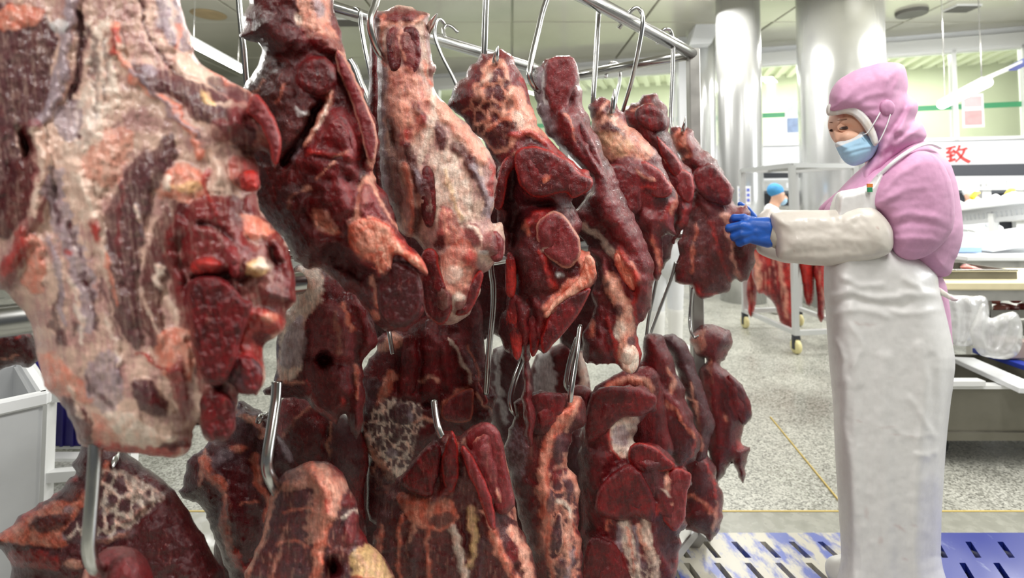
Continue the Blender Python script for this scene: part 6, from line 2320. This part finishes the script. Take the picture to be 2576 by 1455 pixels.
# second table further back with steel rims and white boards
t2 = empty('cutting_table', (3.9, 4.3, 0))
tag(t2, 'second steel table behind the front one, holding white boards', 'table')
q = on_z(2432, 645, 0.88)
part(MB().box((q.x + 0.9, q.y + 0.5, 0.86), (1.8, 1.0, 0.04)), 'top', M_WHITE, t2, bevel=0.006)
part(MB().box((q.x + 0.9, q.y + 0.5, 0.78), (1.78, 0.96, 0.12)), 'frame', M_DULL, t2)
for x in (q.x + 0.08, q.x + 1.7):
    for y in (q.y + 0.08, q.y + 0.9):
        part(MB().box((x, y, 0.38), (0.05, 0.05, 0.76)), 'leg', M_DULL, t2)
a, b = on_z(2450, 640, 0.885), on_z(2560, 640, 0.885)
scraps(Vector((a.x - 0.05, a.y + 0.1, 0)), Vector((a.x + 0.2, b.y + 0.1, 0)), 0.3, 0.882, 3, 'meat pieces on the second table', 'meat piece, %s beside the tilted board on the second table', 0.06)
bx = on_z(2512, 640, 0.885)
_m = MB()
_m.bar((bx.x, bx.y + 0.35, 0.92), (bx.x + 0.95, bx.y + 0.42, 1.06), 0.55, 0.05)
o = _m.build('white_board', M_WHITE, bevel=0.008)
tag(o, 'large tilted white cutting board on the second table', 'board')
bx = on_z(2440, 640, 0.885)
o = MB().box((bx.x + 0.02, bx.y + 0.22, 0.915), (0.35, 0.25, 0.06)).build('blue_tray', mat('pale_blue_tray', srgb(160, 190, 225), 0.4), bevel=0.012)
tag(o, 'small pale blue tray on the second table', 'tray')

# upper return conveyor with white bags
rc = empty('conveyor', (at(2420, 540, 5.6).x, 5.6, 0))
tag(rc, 'white sloping conveyor with oval holes carrying white bags, right of the pink coat', 'conveyor')
p0, p1 = at(2396, 552, 6.0), at(2720, 516, 4.6)
dd = (p1 - p0)
nn = 26
M_CONV = mat('conveyor_white', srgb(206, 208, 210), 0.45)
part(MB().bar(p0 + Vector((0, 0, 0.055)), p1 + Vector((0, 0, 0.055)), 0.03, 0.05), 'side_rail', M_CONV, rc)
part(MB().bar(p0 - Vector((0, 0, 0.055)), p1 - Vector((0, 0, 0.055)), 0.03, 0.05), 'side_rail', M_CONV, rc)
_m = MB()
for i in range(nn):
    _m.bar(p0 + dd * (i / nn), p0 + dd * ((i + 0.62) / nn), 0.02, 0.08)
part(_m, 'rail_web', M_CONV, rc)
off = Vector((0.25, 0.45, 0))
part(MB().bar(p0 + off + Vector((0, 0, .03)), p1 + off + Vector((0, 0, .03)), 0.7, 0.03), 'belt', M_WHITE, rc)
for t in (0.08, 0.45):
    p = p0 + dd * t
    part(MB().box((p.x, p.y + 0.1, p.z / 2), (0.06, 0.06, p.z)), 'leg', M_FRAME, rc)
M_BAG = noisy(mat('white_plastic_bag', srgb(240, 242, 244), 0.3), 30, 0.85, 1.02, bump=0.3, bscale=40)
for i, t in enumerate((0.12, 0.3, 0.47, 0.62)):
    p = p0 + dd * t + off * 0.6 + Vector((0, 0, 0.12))
    o = blob('plastic_bag', [(p, 0.10, p + dd.normalized() * 0.09, 0.07, (1.1, 1, 0.65)), (p, 0.07, p + Vector((0.02, 0, 0.06)), 0.03)], M_BAG, 0.02)
    recentre(o)
    tag(o, 'white plastic bag on the sloping conveyor, %s' % ['nearest the pink coat', 'second from the pink coat', 'third from the pink coat', 'nearest the right edge'][i], 'bag', 'white bags on the sloping conveyor')
for i, (px, py) in enumerate(((2447, 497), (2535, 490))):
    p = at(px, py, 5.6)
    o = blob('yellow_clamp', [(p, 0.03, p + Vector((0.03, 0, 0.05)), 0.022), (p + Vector((0.03, 0, 0.05)), 0.02, p + Vector((0.07, 0, 0.05)), 0.016)], mat('yellow_plastic', srgb(236, 196, 50), 0.4), 0.008)
    recentre(o)
    o.location.z -= 0.0
    tag(o, ['yellow clamp among the bags, nearer the pink coat', 'yellow clamp among the bags at the right edge'][i], 'clamp')

# low steel trough trolley under the table
tr = empty('steel_trough', (on_z(2372, 1112, 0.12).x, on_z(2372, 1112, 0.12).y, 0))
tag(tr, 'low wide stainless trough on the floor, right of the apron', 'trough')
a0 = on_z(2340, 1108, 0.13)
ZTR = at(2450, 975, a0.y).z
L, D = 1.5, 0.55
part(MB().box((a0.x + L / 2, a0.y, (0.13 + ZTR) / 2), (L, 0.012, ZTR - 0.13)), 'front_panel', M_TROUGH, tr)
part(MB().box((a0.x + L / 2, a0.y + D, (0.13 + ZTR) / 2), (L, 0.012, ZTR - 0.13)), 'back_panel', M_TROUGH, tr)
part(MB().box((a0.x, a0.y + D / 2, (0.13 + ZTR) / 2), (0.012, D, ZTR - 0.13)), 'side_panel', M_TROUGH, tr)
part(MB().box((a0.x + L, a0.y + D / 2, (0.13 + ZTR) / 2), (0.012, D, ZTR - 0.13)), 'side_panel', M_TROUGH, tr)
part(MB().box((a0.x + L / 2, a0.y - 0.008, 0.155), (L, 0.02, 0.04)), 'skirt', M_TROUGH, tr)
part(MB().box((a0.x + L / 2, a0.y + D / 2, 0.15), (L, D, 0.012)), 'base', M_TROUGH, tr)
part(MB().box((a0.x + L / 2, a0.y, ZTR + 0.008), (L, 0.05, 0.016)), 'rim', M_FRAME, tr)
for x in (a0.x + 0.12, a0.x + L - 0.12):
    for y in (a0.y + 0.12, a0.y + D - 0.12):
        part(MB().lathe((x, y, 0.06), [(0.02, -0.018), (0.058, -0.018), (0.058, 0.018), (0.02, 0.018)], 14, 'Y').box((x, y, 0.12), (0.05, 0.05, 0.04)), 'caster', M_DARK, tr)
# planks lying across it
for i, (x0, y0, x1, y1, w, c, lb) in enumerate([
        (2372, 962, 2470, 962, 0.05, M_FRAME, 'narrow white bar along the front rim of the low trough'),
        (2420, 905, 2600, 985, 0.12, M_WHITE, 'long white board slanting across the low trough, nearest the apron'),
        (2460, 882, 2700, 962, 0.07, M_BLUE, 'blue plastic strip slanting behind the long white board'),
        (2520, 880, 2760, 945, 0.10, M_WHITE, 'pale board behind the blue strip at the right edge')]):
    z = ZTR + 0.035
    p, q2 = on_z(x0, y0, z), on_z(x1, y1, z)
    o = MB().bar(p, q2, w, 0.028).build('trough_board', c, bevel=0.003)
    recentre(o)
    tag(o, lb, 'board')

# clear and white plastic bags hanging from the table edge
M_FILM = noisy(mat('milky_plastic_film', srgb(232, 232, 232), 0.22, coat=0.3), 14, 0.86, 1.02)
_nt = M_FILM.node_tree
_t = nd(M_FILM, 'ShaderNodeBsdfTransparent')
_x = nd(M_FILM, 'ShaderNodeMixShader')
_x.inputs[0].default_value = 0.62
lk(M_FILM, _t.outputs[0], _x.inputs[1])
lk(M_FILM, bsdf(M_FILM).outputs[0], _x.inputs[2])
lk(M_FILM, _x.outputs[0], _nt.nodes['Material Output'].inputs['Surface'])
for nm, lb, out, Yd, ft in [
    ('plastic_bag', 'crumpled clear-white plastic bag hanging under the front table at the right',
     '2462,775 2478,765 2490,800 2520,790 2555,785 2572,820 2572,860 2562,890 2530,905 2490,900 2462,890 2445,860 2440,830',
     2.66, 's 6 12 W .9 2475,790 2470,840 2480,880\ns 7 10 W .9 2500,810 2500,860 2490,890\ns 6 12 W .9 2540,800 2530,850 2510,885\ns 10 -14 g .5 2488,800 2486,850 2500,880\ns 6 10 W .9 2565,830 2550,870 2520,895\ns 12 -10 g .4 2520,830 2515,870'),
    ('plastic_bag', 'large limp milky plastic sheet hanging under the table beside the apron',
     '2352,735 2400,742 2450,745 2482,750 2488,800 2470,850 2440,870 2400,868 2385,840 2372,790', 2.86,
     's 8 20 - 0 2400,750 2410,800 2405,860\ns 8 20 - 0 2440,750 2445,800 2430,860\ns 7 -18 - 0 2422,755 2428,800 2420,850')]:
    o = slab(nm, Yd, 0.06, 26, out, ft, base='W', base2='E', rag=1, step=3, bump=3, mott=0.05, mat=M_FILM, warp=4, fib=80)
    tag(o, lb, 'bag')
# red meat box on the shelf under the table
rb = empty('meat_crate', on_z(2492, 800, 0.52))
a = at(2492, 778, 3.3)
tag(rb, 'grey crate of dark red meat on the shelf under the front table', 'crate')
part(MB().box((a.x + 0.3, 3.5, 0.60), (0.6, 0.4, 0.01)).box((a.x + 0.3, 3.30, 0.62), (0.6, 0.01, 0.05)).box((a.x + 0.005, 3.5, 0.64), (0.01, 0.4, 0.12)).box((a.x + 0.595, 3.5, 0.64), (0.01, 0.4, 0.12)), 'shell', M_DULL, rb)
scraps(Vector((a.x + 0.03, 3.32, 0)), Vector((a.x + 0.6, 3.32, 0)), 0.12, 0.61, 5, 'meat pieces in the crate under the table', 'meat piece, %s, bottom layer of the under-table crate', 0.07)
scraps(Vector((a.x + 0.06, 3.36, 0)), Vector((a.x + 0.57, 3.36, 0)), 0.12, 0.66, 4, 'meat pieces in the crate under the table', 'meat piece, %s, top layer of the under-table crate', 0.06)
o = MB().box((on_z(2385, 905, 0.3).x, 3.0, 0.50), (0.16, 0.12, 0.1)).build('brown_box', mat('taupe_box', srgb(176, 156, 148), 0.6), bevel=0.006)
tag(o, 'small taupe box behind the apron at the end of the trough', 'box')

# ------------------------------------------------------------------ blue slotted floor mats
def worn(name, base, worn_c, amt):
    m = mat(name, base, 0.3)
    b = bsdf(m)
    tc = nd(m, 'ShaderNodeTexCoord')
    mp = nd(m, 'ShaderNodeMapping')
    mp.inputs['Scale'].default_value = (1.0, 0.45, 1.0)
    mp.inputs['Rotation'].default_value = (0, 0, 0.5)
    lk(m, tc.outputs['Object'], mp.inputs['Vector'])
    nz = nd(m, 'ShaderNodeTexNoise', Scale=14, Detail=6, Roughness=0.62)
    lk(m, mp.outputs['Vector'], nz.inputs['Vector'])
    r = nd(m, 'ShaderNodeValToRGB')
    r.color_ramp.elements[0].position, r.color_ramp.elements[0].color = amt - 0.07, worn_c
    r.color_ramp.elements[1].position, r.color_ramp.elements[1].color = amt + 0.05, base
    lk(m, nz.outputs['Fac'], r.inputs['Fac'])
    lk(m, r.outputs['Color'], b.inputs['Base Color'])
    return m


M_MATW = worn('worn_blue_plastic', srgb(84, 98, 168), srgb(186, 182, 168), 0.53)
M_MATB = worn('wet_blue_plastic', srgb(30, 44, 128), srgb(140, 146, 176), 0.34)


def floor_mat(x0, x1, y1, pitch, m, label, slant=0.0):
    r = empty('slotted_floor_mat', ((x0 + x1) / 2, y1 - 0.35, 0))
    tag(r, label, 'mat')
    z0, z1, D = 0.085, 0.115, 0.72
    rows = [(y1 - 0.05 - 0.108 * j - 0.083, y1 - 0.05 - 0.108 * j) for j in range(6)]
    mb = MB()
    edges = [y1] + [v for rr in rows for v in (rr[1], rr[0])] + [y1 - D]
    for j in range(0, len(edges), 2):
        a, b = edges[j + 1], edges[j]
        mb.box(((x0 + x1) / 2, (a + b) / 2, (z0 + z1) / 2), (x1 - x0, b - a, z1 - z0))
    for (a, b) in rows:
        x = x0
        first = True
        while x < x1 - 0.001:
            xe = min(x + (pitch * 0.5 if first else pitch) - 0.021, x1)
            sh = slant * (b - a)
            vs = [(x, b, z0), (xe, b, z0), (xe + (sh if xe < x1 else 0), a, z0), (x + (0 if first else sh), a, z0)]
            vs += [(p[0], p[1], z1) for p in vs]
            mb.add(vs, [(3, 2, 1, 0), (4, 5, 6, 7), (0, 1, 5, 4), (1, 2, 6, 5), (2, 3, 7, 6), (3, 0, 4, 7)])
            x = xe + 0.021
            first = False
    part(mb, 'slotted_top', m, r)
    part(MB().box(((x0 + x1) / 2, y1 - D / 2, 0.03), (x1 - x0 - 0.02, D - 0.02, 0.06)), 'tray', M_DARK, r)
    for x in (x0 + 0.02, (x0 + x1) / 2, x1 - 0.02):
        part(MB().box((x, y1 - D / 2, 0.07), (0.03, D - 0.02, 0.03)), 'runner', M_BLUE, r)
    return r


YM = at_z(1950, 1341, 0.115).y
floor_mat(0.55, 1.245, YM, 0.1035, M_MATW, 'worn blue and cream slotted plastic mat left of the white apron', 0.18)
floor_mat(1.25, 2.20, YM, 0.115, M_MATB, 'glossy clean blue slotted plastic mat right of the white apron', -0.45)

# ------------------------------------------------------------------ left side: white bin, steel trolley, blue crate
M_BIN = noisy(mat('grey_white_bin', srgb(196, 198, 200), 0.45), 5, 0.85, 1.02, bump=0.3, bscale=20)
rim_c = at(98, 984, 1.55)
ZBIN = rim_c.z
bn = empty('plastic_bin', (rim_c.x, rim_c.y, 0), math.atan2(0.754, 0.656))
tag(bn, 'grey-white square bin with a folded white rim, far left', 'bin')


def bpart(mb, name, m, **k):
    o = mb.build(name, m, **k)
    o.parent = bn
    return o


t = 0.02
for c, sz in (((-0.35, 0, ZBIN / 2), (0.7, t, ZBIN - 0.06)), ((-0.35, 0.5, ZBIN / 2), (0.7, t, ZBIN - 0.06)),
              ((0, 0.25, ZBIN / 2), (t, 0.5, ZBIN - 0.06)), ((-0.7, 0.25, ZBIN / 2), (t, 0.5, ZBIN - 0.06))):
    bpart(MB().box(c, sz), 'side', M_BIN)
bpart(MB().box((-0.35, 0.25, 0.05), (0.7, 0.5, 0.02)), 'base', M_BIN)
for (a, b) in (((-0.72, -0.012), (0.02, -0.012)), ((0.012, -0.02), (0.012, 0.52)), ((0.02, 0.512), (-0.72, 0.512)), ((-0.712, 0.52), (-0.712, -0.02))):
    bpart(MB().bar((a[0], a[1], ZBIN - 0.02), (b[0], b[1], ZBIN - 0.02), 0.03, 0.04), 'rim', M_WHITE, bevel=0.006)
for x in (-0.6, -0.1):
    for y in (0.08, 0.42):
        bpart(MB().box((x, y, 0.02), (0.06, 0.06, 0.04)), 'foot', M_DARK)

tl = empty('steel_trolley', (at(120, 1200, 2.2).x, 2.2, 0))
tag(tl, 'steel trolley frame with a slatted tray behind the grey-white bin', 'trolley')
PZ = at(120, 985, 2.15).z
corners = [at(118, 1000, 2.15), at(30, 1000, 2.9), at(300, 1000, 2.9), at(330, 1000, 2.2)]
corners = [Vector((c.x, c.y, 0)) for c in corners]
for p in corners:
    part(MB().bar(zz(p, 0), zz(p, PZ), 0.045, 0.045), 'post', M_FRAME, tl)
zc_ = at(200, 1152, 2.3).z
for z in (PZ - 0.02, zc_, zc_ - 0.16):
    for i in range(4):
        part(MB().bar(zz(corners[i], z), zz(corners[(i + 1) % 4], z), 0.04, 0.04), 'bar', M_FRAME, tl)
cx_, cy_ = sum(c.x for c in corners) / 4, sum(c.y for c in corners) / 4
for j in range(6):
    y = cy_ - 0.28 + j * 0.11
    part(MB().box((cx_, y, zc_ + 0.025), (0.62, 0.06, 0.012)), 'slat', M_FRAME, tl)
cr = empty('blue_crate', (cx_, cy_, zc_ + 0.031))
tag(cr, 'dark blue ribbed plastic crate standing on the steel trolley', 'crate')
M_INDIGO = mat('indigo_plastic', srgb(44, 36, 112), 0.4)
hC = 0.30
for (px_, py_, sx, sy) in ((0, -0.2, 0.56, 0.012), (0, 0.2, 0.56, 0.012), (-0.28, 0, 0.012, 0.4), (0.28, 0, 0.012, 0.4)):
    part(MB().box((cx_ + px_, cy_ + py_, zc_ + 0.036 + hC / 2), (sx, sy, hC)), 'side', M_INDIGO, cr)
part(MB().box((cx_, cy_, zc_ + 0.04), (0.56, 0.4, 0.012)), 'base', M_INDIGO, cr)
for j in range(12):
    x = cx_ - 0.26 + j * 0.0475
    part(MB().box((x, cy_ - 0.21, zc_ + 0.036 + hC / 2), (0.012, 0.012, hC)), 'rib', M_INDIGO, cr)

# blue-lettered notice on the second column
nt = empty('notice', at(1872, 505, 6.6))
tag(nt, 'small white notice with blurred blue marks on the column behind the far rack', 'sign')
q = at(1872, 492, 6.6)
to_parent(MB().box(q, (0.17, 0.008, 0.24)).build('plate', M_WHITE), nt)
M_BLUEINK = mat('blue_ink', srgb(96, 110, 205), 0.5)
for r_ in range(3):
    for c_ in range(3):
        to_parent(MB().box(q + Vector((-0.05 + 0.05 * c_, -0.006, 0.07 - 0.065 * r_)), (0.034, 0.004, 0.036)).build('mark', M_BLUEINK), nt)
